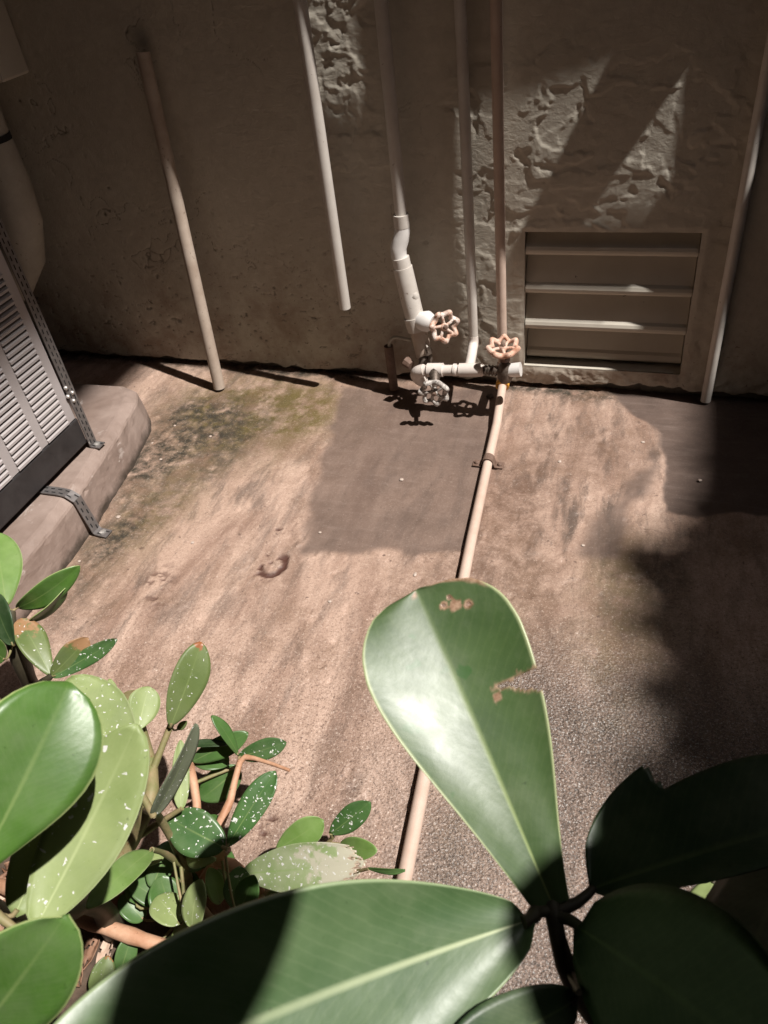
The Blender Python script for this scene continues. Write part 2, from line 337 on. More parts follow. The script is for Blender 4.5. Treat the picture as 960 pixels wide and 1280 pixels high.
F_STEMS = [
 [(0.2975,-1.5193,0.6594,0.0035),(0.2991,-1.5254,0.6594,0.0042),(0.3068,-1.5382,0.6405,0.0046),(0.3201,-1.5445,0.6090,0.0051),(0.3420,-1.5400,0.5250,0.0067),(0.3987,-1.4410,0.0000,0.0154)],
 [(0.2981,-1.5238,0.6594,0.0034),(0.3092,-1.5167,0.6604,0.0031),(0.3158,-1.5084,0.6615,0.0019)],
 [(0.2995,-1.5253,0.6594,0.0034),(0.3066,-1.5261,0.6615,0.0030),(0.3127,-1.5299,0.6657,0.0018)],
 [(0.2980,-1.5230,0.6594,0.0035),(0.2910,-1.5274,0.6636,0.0027)],
 [(0.3158,-1.5092,0.6615,0.0019),(0.3647,-1.4492,0.6090,0.0023),(0.4302,-1.4021,0.6090,0.0028)],
 [(0.3647,-1.4502,0.6090,0.0018),(0.3993,-1.3997,0.4830,0.0017)],
 [(0.3094,-1.5392,0.6352,0.0023),(0.3144,-1.5571,0.6668,0.0014)],
]
A_LEAVES = [  # kind, base, tip, facing, width, roundness point, bend, fold, material
 ('',(0.0262,-1.5947,0.6930),(0.0384,-1.5029,0.7350),(0.7265,-0.3634,0.5832),0.0625,0.66,0.05,0.12,'leaf_gloss'),
 ('',(0.0097,-1.5844,0.5985),(0.0346,-1.4758,0.6562),(0.3533,-0.5013,0.7898),0.0513,0.55,-0.05,0.1,'leaf_pale'),
 ('',(-0.0295,-1.5749,0.5670),(-0.0137,-1.4714,0.6195),(0.7084,-0.4024,0.5799),0.0388,0.5,-0.04,0.1,'leaf_pale'),
 ('',(0.0590,-1.6523,0.6720),(0.1035,-1.6059,0.7245),(0.4037,-0.8274,0.3905),0.0458,0.62,0.05,0.12,'leaf_gloss'),
 ('',(-0.1332,-1.3843,0.3990),(-0.2359,-1.3169,0.4200),(0.2283,0.0450,0.9725),0.0739,0.55,-0.03,0.08,'leaf_pale'),
 ('',(-0.1993,-1.3020,0.3150),(-0.2040,-1.2564,0.3360),(0.6570,-0.2593,0.7079),0.0382,0.6,0,0.08,'leaf_pale'),
 ('',(-0.2420,-1.2896,0.2940),(-0.2758,-1.2442,0.3150),(0.4982,-0.0293,0.8666),0.0160,0.6,0,0.08,'leaf_pale'),
 ('',(-0.1627,-1.2889,0.3150),(-0.1441,-1.2105,0.3780),(0.6833,-0.5487,0.4816),0.0428,0.58,0.04,0.1,'leaf_olive'),
 ('',(-0.0993,-1.4088,0.3570),(-0.0687,-1.3373,0.4200),(0.9468,-0.2976,-0.1222),0.0349,0.5,0.03,0.12,'leaf_grey'),
 ('',(-0.1338,-1.3522,0.2520),(-0.1541,-1.2915,0.2940),(0.6112,-0.3011,0.7319),0.0207,0.5,0,0.1,'leaf_pale'),
 ('',(-0.1759,-1.2742,0.2940),(-0.1920,-1.2419,0.3045),(0.7292,0.1446,0.6689),0.0134,0.5,0,0.1,'leaf_olive'),
 ('',(-0.1783,-1.2683,0.2730),(-0.1666,-1.2612,0.2835),(0.2007,-0.9001,0.3867),0.0089,0.5,0,0.1,'leaf_olive'),
]
A_STEMS = [
 [(-0.2598,-1.4384,0.0000,0.0170),(-0.2212,-1.4472,0.1680,0.0130),(-0.1845,-1.5072,0.2940,0.0095),(-0.1437,-1.5392,0.3990,0.0068),(-0.0591,-1.5693,0.5775,0.0041),(0.0172,-1.5943,0.6825,0.0024)],
 [(-0.2212,-1.4472,0.1680,0.0093),(-0.1959,-1.3835,0.2100,0.0085),(-0.1602,-1.3685,0.2730,0.0072),(-0.1823,-1.3227,0.2730,0.0075),(-0.2201,-1.2845,0.2940,0.0096),(-0.2292,-1.2637,0.3255,0.0096)],
 [(-0.1787,-1.3325,0.2730,0.0065),(-0.2317,-1.3021,0.2940,0.0076),(-0.2868,-1.2823,0.3360,0.0086)],
 [(-0.1795,-1.3274,0.2730,0.0047),(-0.1702,-1.2801,0.3045,0.0038)],
 [(-0.1845,-1.5072,0.2940,0.0047),(-0.0785,-1.5565,0.4620,0.0024)],
 [(-0.1437,-1.5392,0.3990,0.0055),(-0.0507,-1.6068,0.5250,0.0042),(0.0507,-1.6525,0.6615,0.0022)],
 [(-0.1959,-1.3835,0.2100,0.0047),(-0.1329,-1.3500,0.2520,0.0028)],
 [(-0.1610,-1.3707,0.2730,0.0045),(-0.0993,-1.4088,0.3570,0.0024)],
]
B_LEAVES = [  # kind, base, tip, facing, width, roundness point, bend, fold, material
 ('',(-0.4532,-1.1955,0.3570),(-0.5248,-1.1065,0.3990),(0.5242,0.0199,0.8514),0.0572,0.6,0.04,0.1,'leaf_bright'),
 ('',(-0.4355,-1.1962,0.3570),(-0.3532,-1.1456,0.3990),(0.4776,-0.8714,0.1118),0.0343,0.55,0.1,0.12,'leaf_gloss'),
 ('',(-0.4113,-1.2058,0.3465),(-0.3674,-1.1674,0.3780),(0.7483,-0.4901,-0.4470),0.0289,0.5,0.08,0.14,'leaf_gloss'),
 ('',(-0.3981,-1.2514,0.3570),(-0.4388,-1.2107,0.3990),(0.0163,-0.7099,0.7041),0.0369,0.55,0.05,0.12,'leaf_dark'),
 ('',(-0.3564,-1.2572,0.3150),(-0.4197,-1.2113,0.3570),(0.5340,-0.0360,0.8447),0.0380,0.62,0.04,0.1,'leaf_brown'),
 ('',(-0.3545,-1.2581,0.3150),(-0.3153,-1.2141,0.3465),(0.5427,-0.7517,0.3747),0.0331,0.6,0.04,0.12,'leaf_brown'),
 ('',(-0.3516,-1.2587,0.3150),(-0.2756,-1.2069,0.3465),(0.1630,-0.6757,0.7190),0.0225,0.5,-0.03,0.1,'leaf_speck'),
 ('',(-0.4026,-1.2683,0.3465),(-0.4018,-1.2803,0.3990),(0.9858,-0.1595,-0.0516),0.0297,0.5,0.0,0.1,'leaf_gloss'),
]
B_STEMS = [
 [(-0.5593,-1.1922,0.0000,0.0173),(-0.4432,-1.2361,0.2310,0.0122),(-0.4203,-1.2378,0.3255,0.0104),(-0.4279,-1.2274,0.3465,0.0083),(-0.4385,-1.2039,0.3570,0.0063)],
 [(-0.4432,-1.2361,0.2310,0.0067),(-0.3663,-1.2590,0.3045,0.0051),(-0.3553,-1.2570,0.3150,0.0040)],
 [(-0.4143,-1.2380,0.3465,0.0051),(-0.4126,-1.2074,0.3465,0.0031)],
]
C_LEAVES = [  # kind, base, tip, facing, width, roundness point, bend, fold, material
 ('',(-0.0825,-1.3642,0.2100),(-0.1565,-1.3564,0.2310),(0.2087,-0.4102,0.8878),0.0503,0.52,0.03,0.08,'leaf_speck'),
 ('',(-0.0806,-1.3618,0.2100),(-0.0458,-1.2809,0.2520),(0.1329,-0.5009,0.8552),0.0333,0.58,0.03,0.1,'leaf_speck'),
 ('',(-0.1407,-1.2307,0.1680),(-0.0773,-1.2071,0.1890),(0.0988,-0.7961,0.5970),0.0283,0.58,0.05,0.1,'leaf_speck'),
 ('',(-0.1417,-1.2285,0.1680),(-0.1753,-1.2092,0.2205),(0.8544,0.0948,0.5108),0.0194,0.55,0.04,0.12,'leaf_green'),
 ('',(-0.2117,-1.2419,0.1470),(-0.1434,-1.1948,0.1680),(0.2906,-0.7084,0.6433),0.0310,0.55,0.02,0.1,'leaf_green'),
 ('',(-0.1624,-1.2159,0.1680),(-0.2087,-1.2339,0.1785),(0.0818,0.3371,0.9379),0.0168,0.55,0.02,0.1,'leaf_dark'),
 ('',(-0.2265,-1.2220,0.1260),(-0.1705,-1.2226,0.1260),(0.0007,0.0645,0.9979),0.0438,0.5,0.12,0.14,'leaf_green'),
 ('',(-0.1627,-1.2140,0.1050),(-0.2072,-1.2627,0.0840),(0.3914,-0.6418,0.6594),0.0455,0.5,0.02,0.1,'leaf_green'),
 ('',(-0.1307,-1.4109,0.2730),(-0.1269,-1.4957,0.3360),(0.4384,0.5488,0.7118),0.0285,0.5,0.05,0.12,'leaf_bright'),
 ('',(-0.0690,-1.4025,0.1470),(-0.0694,-1.3677,0.1785),(0.5869,-0.5400,0.6033),0.0324,0.55,0.03,0.1,'leaf_speck'),
 ('',(-0.0554,-1.4079,0.1575),(-0.0436,-1.3773,0.1890),(0.0685,-0.7285,0.6816),0.0280,0.55,0.03,0.1,'leaf_green'),
 ('',(-0.1428,-1.3788,0.1470),(-0.1475,-1.2948,0.1260),(0.6128,0.2238,0.7579),0.0471,0.55,0.02,0.1,'leaf_green'),
 ('',(-0.1443,-1.4277,0.1260),(-0.1745,-1.3920,0.1470),(0.6094,0.0498,0.7913),0.0449,0.5,0.04,0.1,'leaf_green'),
 ('',(-0.0969,-1.4410,0.1680),(-0.0934,-1.4046,0.2100),(0.0201,-0.7560,0.6543),0.0296,0.5,0.08,0.1,'leaf_pale'),
 ('',(-0.1225,-1.4350,0.1470),(-0.1669,-1.4143,0.1470),(0.1252,0.2687,0.9551),0.0399,0.5,0.05,0.1,'leaf_pale'),
 ('',(-0.2089,-1.4170,0.1050),(-0.2271,-1.3593,0.1260),(0.7108,-0.0317,0.7027),0.0429,0.5,0.05,0.1,'leaf_green'),
 ('',(-0.1709,-1.3761,0.1680),(-0.1898,-1.4059,0.1890),(0.5091,0.2559,0.8218),0.0142,0.5,0.1,0.1,'leaf_pale'),
 ('',(-0.1447,-1.3693,0.1680),(-0.0879,-1.3800,0.2100),(-0.5213,-0.6634,0.5368),0.0179,0.5,0.12,0.1,'leaf_pale'),
 ('',(-0.2023,-1.4832,0.0735),(-0.2000,-1.4470,0.0945),(0.6086,-0.4269,0.6688),0.0255,0.5,0.05,0.1,'leaf_green'),
 ('',(-0.2163,-1.5135,0.0735),(-0.2155,-1.4762,0.0945),(0.6299,-0.3907,0.6712),0.0289,0.5,0.05,0.1,'leaf_olive'),
 ('',(-0.1741,-1.4077,0.1050),(-0.2231,-1.4000,0.1260),(0.3957,0.0179,0.9182),0.0307,0.5,0.05,0.1,'leaf_green'),
 ('',(-0.1252,-1.4045,0.1050),(-0.1742,-1.3670,0.1155),(0.0510,-0.2069,0.9770),0.0362,0.5,0.05,0.1,'leaf_green'),
 ('',(-0.1225,-1.3842,0.1050),(-0.1370,-1.3151,0.0840),(0.5040,0.3465,0.7911),0.0415,0.5,0.03,0.1,'leaf_green'),
 ('',(-0.1880,-1.4008,0.1260),(-0.1943,-1.3401,0.1260),(0.2193,0.0227,0.9754),0.0352,0.5,0.03,0.1,'leaf_green'),
 ('',(-0.1558,-1.4382,0.0735),(-0.1303,-1.4068,0.0840),(0.3692,-0.5503,0.7489),0.0260,0.5,0.05,0.1,'leaf_olive'),
 ('',(-0.1998,-1.4254,0.0840),(-0.2343,-1.4137,0.1050),(0.5028,-0.0633,0.8621),0.0304,0.5,0.05,0.1,'leaf_green'),
 ('',(-0.0961,-1.3960,0.1260),(-0.1139,-1.3712,0.1575),(0.7627,-0.2218,0.6076),0.0245,0.5,0.06,0.1,'leaf_bright'),
]
C_STEMS = [
 [(-0.1557,-1.3793,0.0000,0.0075),(-0.1553,-1.3816,0.0840,0.0061),(-0.1482,-1.3751,0.1470,0.0058),(-0.1485,-1.3714,0.2100,0.0047),(-0.1434,-1.3741,0.2730,0.0044),(-0.1286,-1.3878,0.3150,0.0034)],
 [(-0.1553,-1.3816,0.0840,0.0051),(-0.1422,-1.3213,0.1260,0.0062),(-0.1337,-1.2803,0.1470,0.0052),(-0.1354,-1.2367,0.1680,0.0042),(-0.1158,-1.2304,0.1733,0.0032),(-0.0606,-1.2382,0.1785,0.0021)],
 [(-0.1553,-1.3816,0.0840,0.0051),(-0.1975,-1.2783,0.1050,0.0065),(-0.2181,-1.2467,0.1260,0.0066),(-0.2129,-1.2397,0.1470,0.0044)],
 [(-0.1553,-1.3816,0.0840,0.0051),(-0.1144,-1.3593,0.1470,0.0068),(-0.0779,-1.3650,0.2100,0.0037)],
 [(-0.1482,-1.3751,0.1470,0.0039),(-0.1462,-1.3884,0.2100,0.0037),(-0.1333,-1.4080,0.2678,0.0026)],
]
D_LEAVES = [  # kind, base, tip, facing, width, roundness point, bend, fold, material
 ('cream',(-0.0764,-1.3634,0.1470),(0.0883,-1.3353,0.2100),(-0.1730,-0.6482,0.7416),0.0563,0.55,0.04,0.08,'leaf_cream'),
 ('',(-0.0566,-1.3176,0.1260),(-0.0010,-1.2816,0.1575),(0.1263,-0.7566,0.6416),0.0367,0.62,0.03,0.1,'leaf_bright'),
 ('',(0.0031,-1.2811,0.1260),(0.0507,-1.2497,0.1680),(0.0899,-0.8436,0.5293),0.0309,0.58,0.04,0.1,'leaf_speck'),
 ('',(0.0135,-1.2827,0.1050),(0.0691,-1.2926,0.1365),(-0.4853,-0.5377,0.6895),0.0263,0.55,0.05,0.1,'leaf_bright'),
 ('',(0.0692,-1.3196,0.1470),(0.1146,-1.3157,0.1575),(-0.0165,-0.9093,0.4158),0.0086,0.5,0.05,0.1,'leaf_green'),
 ('',(-0.0722,-1.2955,0.0735),(-0.0225,-1.2951,0.0630),(0.1815,-0.5099,0.8409),0.0450,0.5,0,0.1,'leaf_green'),
 ('',(-0.0520,-1.3754,0.1050),(-0.0082,-1.3632,0.1260),(-0.1554,-0.6795,0.7171),0.0293,0.5,0.04,0.1,'leaf_green'),
]
D_STEMS = [
 [(-0.0962,-1.3634,0.0000,0.0075),(-0.0819,-1.3693,0.0840,0.0070),(-0.0735,-1.3637,0.1365,0.0068),(-0.0931,-1.3579,0.1470,0.0078),(-0.1142,-1.3623,0.1575,0.0058)],
 [(-0.0857,-1.3605,0.0000,0.0064),(-0.0730,-1.3553,0.0735,0.0061),(-0.0758,-1.3466,0.1155,0.0060),(-0.0747,-1.3669,0.1470,0.0048)],
 [(-0.0730,-1.3479,0.1155,0.0050),(-0.0585,-1.3164,0.0945,0.0041),(-0.0024,-1.2846,0.1050,0.0031),(0.0038,-1.2798,0.1260,0.0030)],
 [(-0.0024,-1.2846,0.1050,0.0031),(0.0145,-1.2825,0.1050,0.0025)],
 [(-0.0782,-1.3587,0.0735,0.0041),(0.0221,-1.3212,0.1050,0.0030),(0.0701,-1.3194,0.1470,0.0019)],
 [(-0.0730,-1.3553,0.0735,0.0041),(-0.0550,-1.3717,0.0945,0.0029)],
]
PATCH_A = [(-0.441,-0.063),(-0.395,-0.265),(-0.352,-0.480),(-0.304,-0.682),(-0.156,-0.649),(0.027,-0.619),(0.009,-0.362),(-0.013,-0.017)]
PATCH_B = [(0.244,0.015),(0.298,-0.081),(0.359,-0.155),(0.378,-0.214),(0.383,-0.433),(0.458,-0.429),(0.611,-0.392),(0.641,0.065)]
SMEAR = [(0.363,-0.247),(0.316,-0.340),(0.265,-0.454),(0.251,-0.576),(0.295,-0.568),(0.323,-0.444),(0.371,-0.289)]
BED = [(-1.129,-1.213),(-0.753,-1.206),(-0.526,-1.237),(-0.347,-1.302),(-0.195,-1.357),(-0.077,-1.374),(0.039,-1.414),(0.168,-1.508),(-0.477,-1.769)]
BED = BED[:7] + [(0.168,-1.475),(0.34,-1.43),(0.9,-1.40),(0.9,-2.0),(-1.2,-2.0)]

# ------------------------------------------------------------------ floor
def axis(lo, a, b, hi, step, coarse):
    return np.concatenate([np.arange(lo, a-1e-6, coarse), np.arange(a, b-1e-6, step), np.arange(b, hi+coarse, coarse)])
fx = axis(-4.0, -1.04, 0.80, 6.0, 0.004, 0.16); fy = axis(-5.0, -1.52, 0.024, 0.2, 0.004, 0.16)
X, Y = np.meshgrid(fx, fy, indexing='ij')
wob = (fbm(X*14, Y*14, 4, 3)-0.5)
pa = sdf_poly(X, Y, PATCH_A) + wob*0.035; pb = sdf_poly(X, Y, PATCH_B) + wob*0.035
ma = (1-sstep(-0.010, 0.016, pa))*(0.72+0.28*fbm(X*7, Y*7, 4, 71)); mb = 1-sstep(-0.006, 0.008, pb)
sm = (1-sstep(-0.012, 0.02, sdf_poly(X, Y, SMEAR)+wob*0.05))*0.75
def blob(cx, cy, rx, ry, ang=0.0):
    c, s = math.cos(ang), math.sin(ang); u = ((X-cx)*c+(Y-cy)*s)/rx; w = (-(X-cx)*s+(Y-cy)*c)/ry
    return np.exp(-(u*u+w*w))
streak = 0.5 + 0.6*blob(0.20,-0.40,0.22,0.35) + 0.5*blob(-0.7,-0.5,0.2,0.5)
brown = 0.75*blob(0.17,-0.80,0.16,0.22,0.5) + 0.55*blob(0.10,-0.72,0.10,0.16) + 0.45*blob(-0.02,-0.9,0.08,0.25) + 0.5*blob(0.10,-1.05,0.10,0.2)
brown += 0.8*sstep(0.05, 0.0, np.abs(X-(0.055-0.07*(Y+0.5))-0.02*wob))*sstep(-0.25,-0.45,Y)*sstep(-0.78,-0.65,Y)
brown += 0.95*blob(0.10,-0.45,0.06,0.30)+0.6*blob(0.28,-0.22,0.08,0.10)+0.55*blob(0.20,-0.25,0.08,0.2)+0.6*blob(0.06,-0.62,0.05,0.15)
brown += 0.7*blob(-0.09,-0.97,0.018,0.05,0.2)+0.5*blob(-0.30,-0.78,0.03,0.12,0.2)+0.5*blob(-0.12,-1.24,0.035,0.035)
moss = 1.0*blob(-0.62,-0.18,0.25,0.12)+0.95*blob(-0.66,-0.25,0.16,0.17) + 0.8*blob(-0.70,-0.62,0.09,0.22,-0.1) + 0.55*blob(0.34,-0.80,0.09,0.22) + 0.5*blob(0.14,-1.02,0.05,0.25)+0.4*blob(0.32,-0.6,0.06,0.1)+0.35*blob(-0.48,-0.2,0.05,0.2)
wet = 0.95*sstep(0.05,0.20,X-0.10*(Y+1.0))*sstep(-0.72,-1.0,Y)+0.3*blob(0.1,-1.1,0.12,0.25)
grime_shade = 1.3*blob(-0.79,-0.42,0.08,0.18,-0.2) + 0.6*blob(-0.80,-0.25,0.12,0.08) + 1.1*blob(-0.73,-0.72,0.05,0.14,-0.1) + 1.0*sstep(-0.05,-0.005,Y)*(0.5+0.8*fbm(X*9,Y*9,3,15)) + 0.7*blob(0.40,-0.62,0.05,0.12)+0.8*blob(0.19,-0.03,0.08,0.03)+0.75*blob(-0.72,-0.28,0.14,0.15)+0.5*blob(-0.62,-0.40,0.05,0.2,-0.2)+0.5*blob(-0.70,-0.95,0.05,0.12)+0.25*blob(0.30,-0.72,0.05,0.14)  # stains, plus the shadow smudge below the vent put into the colour
grit = 0.45 + 0.55*sstep(-0.55,-1.15,Y+0.25*(0.2-X))
Zf = (fbm(X*5, Y*5, 4, 11)-0.5)*0.002 + (fbm(X*60, Y*60, 4, 12)-0.5)*0.0022*(1-0.75*np.maximum(ma,mb)) - 0.0012*ma - 0.003*mb
cr = np.abs(pa-0.012); Zf += 0.003*(vnoise(X*130,Y*130,5) > 0.80)*(cr < 0.01)*(Y < -0.60)
pits = fbm(X*38, Y*38, 2, 14); Zf -= 0.0022*sstep(0.76, 0.80, pits)*(1-np.maximum(ma,mb))
pr = np.hypot((X+0.352)/0.9, (Y+0.727)); pt = np.arctan2(Y+0.727, X+0.352)
pit = sstep(0.011,0.004,np.abs(pr-0.028+0.012*(fbm(X*60,Y*60,3,91)-0.5)))*sstep(2.2,1.4,np.abs(pt+0.45))*(0.45+0.9*fbm(X*70,Y*70,3,92))
pit = np.maximum(pit, 0.9*sstep(0.66,0.72,fbm(X*75,Y*75,3,93))*sstep(0.05,0.025,np.hypot(X+0.36,Y+0.735)))
pit = np.maximum(pit, 0.7*sstep(0.64,0.70,fbm(X*60,Y*80,3,94))*(blob(-0.56,-0.83,0.03,0.06,0.5)+blob(-0.38,-0.62,0.02,0.02)+blob(-0.13,-1.24,0.03,0.03)))
Zf -= 0.006*pit
P3 = np.stack([X, Y, Zf], -1)
o = grid_object('floor', P3, np.ones((len(fx)-1, len(fy)-1), bool), 'floor_concrete',
    dict(patch=np.clip(np.maximum(np.maximum(ma*0.93, mb), sm), 0, 1), streak=np.clip(streak,0,1), brown=np.clip(brown,0,1), moss=np.clip(moss,0,1), grime_shade=np.clip(grime_shade,0,1), grit=grit, pit=np.clip(1.5*pit,0,1), wet=np.clip(wet*(0.5+0.8*fbm(X*8,Y*8,4,77)),0,1)))
tag(o, kind='structure')
# planting bed
bx = np.arange(-1.2, 0.92, 0.012); by = np.arange(-2.0, -1.18, 0.012)
X, Y = np.meshgrid(bx, by, indexing='ij')
sd = sdf_poly(X, Y, BED) + (fbm(X*16, Y*16, 3, 21)-0.5)*0.06
Zb = -0.012 + 0.055*sstep(0.01, -0.10, sd) + (fbm(X*26, Y*26, 4, 22)-0.5)*0.035*sstep(0.01,-0.03,sd)
keep = (sd < 0.015)[:-1,:-1]
tag(grid_object('soil_bed', np.stack([X,Y,Zb],-1), keep, 'soil'), kind='structure')

# ------------------------------------------------------------------ plastered wall with the vent opening
VX0, VX1, VZ0, VZ1 = 0.030, 0.395, 0.060, 0.395
wx = axis(-3.0, -1.40, 0.80, 5.2, 0.0025, 0.2); wz = np.concatenate([np.arange(-0.03, 0.96, 0.0025), np.arange(0.96, 6.55, 0.18)])
X, Z = np.meshgrid(wx, wz, indexing='ij')
relief = (fbm(X*3.2, Z*3.2, 2, 31)-0.5)*0.003 + (fbm(X*26, Z*26, 4, 32)-0.5)*(0.0004+0.0012*sstep(0.0,-0.45,X))
wa, wb = fbm(X*11, Z*11, 3, 33)-0.5, fbm(X*11+40, Z*11, 3, 34)-0.5
reg = np.exp(-((X-0.14)/0.34)**4)*sstep(-0.17,-0.10,X)*sstep(0.85,0.62,Z) + 0.9*np.exp(-((X+0.34)/0.085)**4)*sstep(0.42,0.60,Z)
reg = np.clip(reg + 0.10, 0, 1)
n1 = fbm(X*11+wa*1.5, Z*14+wb*1.5, 4, 35); n2 = fbm(X*20+wb*2, Z*26+wa*2, 3, 36); n3 = fbm(X*7+wa*1.2, Z*9, 4, 37)
flake = 0.0030*sstep(0.50,0.515,n1) + 0.0014*sstep(0.60,0.612,n2) + 0.0028*sstep(0.47,0.482,n3)
ridge = 0.0028*np.clip(1-np.abs(n1-0.508)/0.016,0,1) + 0.0014*np.clip(1-np.abs(n2-0.604)/0.012,0,1)
sel = sstep(0.40,0.55,fbm(X*6, Z*6, 3, 38))
patch2 = np.exp(-((X+0.34)/0.085)**4)*sstep(0.45,0.62,Z)
relief += patch2*(0.0035*(fbm(X*34,Z*40,3,48)-0.5)+0.002*np.clip(1-np.abs(fbm(X*30+wa*2,Z*34,3,49)-0.5)/0.03,0,1))
relief += reg*(flake*0.55 + ridge*(0.15+0.75*sel))
crk = np.clip(1-np.abs(fbm(X*6+wa*1.5, Z*7+wb*1.5, 4, 39)-0.5)/0.009,0,1)*sstep(0.44,0.54,fbm(X*5, Z*5, 2, 40))*(1-0.7*reg)
relief -= 0.0022*crk
lft = sstep(-0.1,-0.5,X)
pock = sstep(0.76,0.80,fbm(X*70, Z*110, 3, 41)); relief -= 0.0025*pock*(0.4+0.6*sstep(0.5,0.1,Z))*lft
for _ in range(2):
    q_ = relief.copy(); q_[1:-1,1:-1] = (relief[1:-1,1:-1]*2+relief[:-2,1:-1]+relief[2:,1:-1]+relief[1:-1,:-2]+relief[1:-1,2:])/6; relief = q_
# broken, receding foot of the plaster
foot = 0.016 + 0.030*(fbm(X*16, X*0+3.7, 4, 42)-0.35); ff = sstep(0.0, -0.012, Z-foot)
relief -= 0.022*ff; relief += 0.008*(fbm(X*45,Z*45,3,43)-0.5)*sstep(0.07,0.03,Z)*sstep(0.0,0.05,X)
dv = np.maximum(np.maximum(VX0-X, X-VX1), np.maximum(VZ0-Z, Z-VZ1))
edge = sstep(0.0, 0.012, dv)
relief = relief*(0.30+0.70*edge) + 0.003*sstep(0.02, 0.0, np.abs(dv-0.012))*fbm(X*30,Z*30,3,44)*0.6
Pw = np.stack([X, -relief, Z], -1)
cx = (X[:-1,:-1]+X[1:,1:])/2; cz = (Z[:-1,:-1]+Z[1:,1:])/2
keep = ~((cx > VX0) & (cx < VX1) & (cz > VZ0) & (cz < VZ1))
dirt = np.clip(sstep(0.50,0.0,Z)*(0.45+0.55*lft) + 0.5*sstep(0.22,0.02,Z) + 0.10, 0, 1)
wall = grid_object('building_wall', Pw, keep, 'wall_paint', dict(dirt=dirt, crack=np.clip(0.75*crk*(0.25+0.75*lft)+0.7*ff+0.5*pock*lft*sstep(0.55,0.15,Z),0,1)))
tag(wall, 'rough plastered beige wall with peeling flakes behind the pipes', 'wall')
m = MB(); m.box((-3.0,0.11,-0.03),(5.2,0.35,6.5)); m.build('wall_core', 'render_plain', wall)
# louvred vent let into the wall
vent = thing('louvre_vent', 'square painted vent with four sloping slats in plastered wall', 'vent', ((VX0+VX1)/2, 0.0, VZ0))
m = MB(); d = 0.085; e = 0.004
m.box((VX0-e,0.003,VZ0-0.012),(VX1+e,d,VZ0-0.0005)); m.box((VX0-e,0.003,VZ1+0.0005),(VX1+e,d,VZ1+0.012))
m.box((VX0-0.012,0.003,VZ0-0.012),(VX0-0.0005,d,VZ1+0.012)); m.box((VX1+0.0005,0.003,VZ0-0.012),(VX1+0.012,d,VZ1+0.012))
m.build('vent_frame', 'vent_paint', vent)
m = MB(); m.box((VX0-0.01,d-0.012,VZ0-0.01),(VX1+0.01,d,VZ1+0.01)); m.build('back_panel', 'vent_paint', vent)
for z0, dy in ((0.066,0.030),(0.157,0.0),(0.248,0.0),(0.339,0.0)):
    m = MB()
    # each slat: a thick board leaning back, its lower front edge a rounded lip
    prof = [(0.014,z0),(0.006,z0+0.002),(0.001,z0+0.008),(0.0005,z0+0.014),(0.003,z0+0.021),(0.009,z0+0.027),(0.034,min(z0+0.092,VZ1-0.001)),(0.044,min(z0+0.090,VZ1-0.001)),(0.026,z0+0.004)]
    n = len(prof); vs2 = [(VX0+0.001,y+dy,z) for y,z in prof] + [(VX1-0.001,y+dy,z) for y,z in prof]
    m.add(vs2, [tuple(range(n)), tuple(reversed(range(n,2*n)))] + [(i,(i+1)%n,n+(i+1)%n,n+i) for i in range(n)], False)
    m.build('slat', 'vent_paint', vent, bevel=0.0015)
# ------------------------------------------------------------------ out of view: slabs added to shape the light, then the yard walls
def slab(name, pts, z0, z1, label, cat, mat='render_plain'):
    m = MB(); m.poly_slab(pts, z0, z1); return tag(m.build(name, mat), label, cat)
HK = SY/-0.09                                      # steps of the added shade hood follow the sun's slant
hood = [(-2.4,0.118),(-0.19,0.118),(-0.175,0.034),(-0.055,0.035),(0.06,0.060),(0.08,0.118),(0.165,0.118),(0.18,0.058),(0.36,0.056),(0.505,0.050),(0.53,0.090),(0.615,0.090),(0.635,0.050),(0.735,0.050),(0.78,0.084),(0.90,0.086),(0.95,0.118),(1.5,0.118)]
slab('shade_hood', [(-2.4,-0.004)] + [(x,-y*HK) for x,y in hood] + [(1.5,-0.004)], 1.25, 1.30, 'unseen stepped slab added to shade the wall above the pipes', 'light blocker')  # added out of view; front edge stepped to shape the sun on the wall
slab('shade_strip', [(x,-y*HK) for x,y in [(-0.20,0.060),(0.07,0.061),(0.186,0.057),(0.34,0.082),(0.54,0.1135),(0.50,0.126),(-0.20,0.124)]], 1.302, 1.322, 'unseen strip added on the shade hood to darken the wall', 'plank', 'plinth_concrete')  # added strip, closes off sun that would pass the hood's edge
slab('shade_strip', [(0.605,-0.079*HK),(0.84,-0.079*HK),(0.84,-0.0940*HK),(0.605,-0.0940*HK)], 1.302, 1.318, 'narrow unseen strip added on the shade hood to shade the vent slats', 'plank', 'plinth_concrete')  # added strip, keeps sun off the upper slat lips
RZ = 6.5; RX, RY = SX*RZ, SY*RZ
edge_pts = [(0.50,0.6),(0.50,0.1),(0.50,-0.09),(0.50,-0.25),(0.49,-0.43),(0.46,-0.52),(0.445,-0.60),(0.455,-0.70),(0.47,-0.80),(0.47,-0.90),(0.50,-0.97),(0.54,-1.02),(0.58,-1.2),(0.60,-1.5),(0.62,-1.9)]
slab('shade_roof', [(x+RX,min(y+RY,-0.02)) for x,y in edge_pts] + [(5.2,-1.9+RY),(5.2,-0.02)], RZ, RZ+0.12, 'unseen roof slab with its edge shaped to darken the vent side of the yard', 'roof')  # unseen; edge outlined to cast the shade on the floor's right side
xl = -1.07+RX; yb = -1.9+RY
slab('shade_roof', [(-2.9,-4.2),(xl,-4.2),(xl,-0.02),(-2.9,-0.02)], RZ, RZ+0.12, 'wide unseen roof slab added to cut skylight on the air conditioner side', 'roof')  # unseen, added to narrow the sky opening and dim the shade
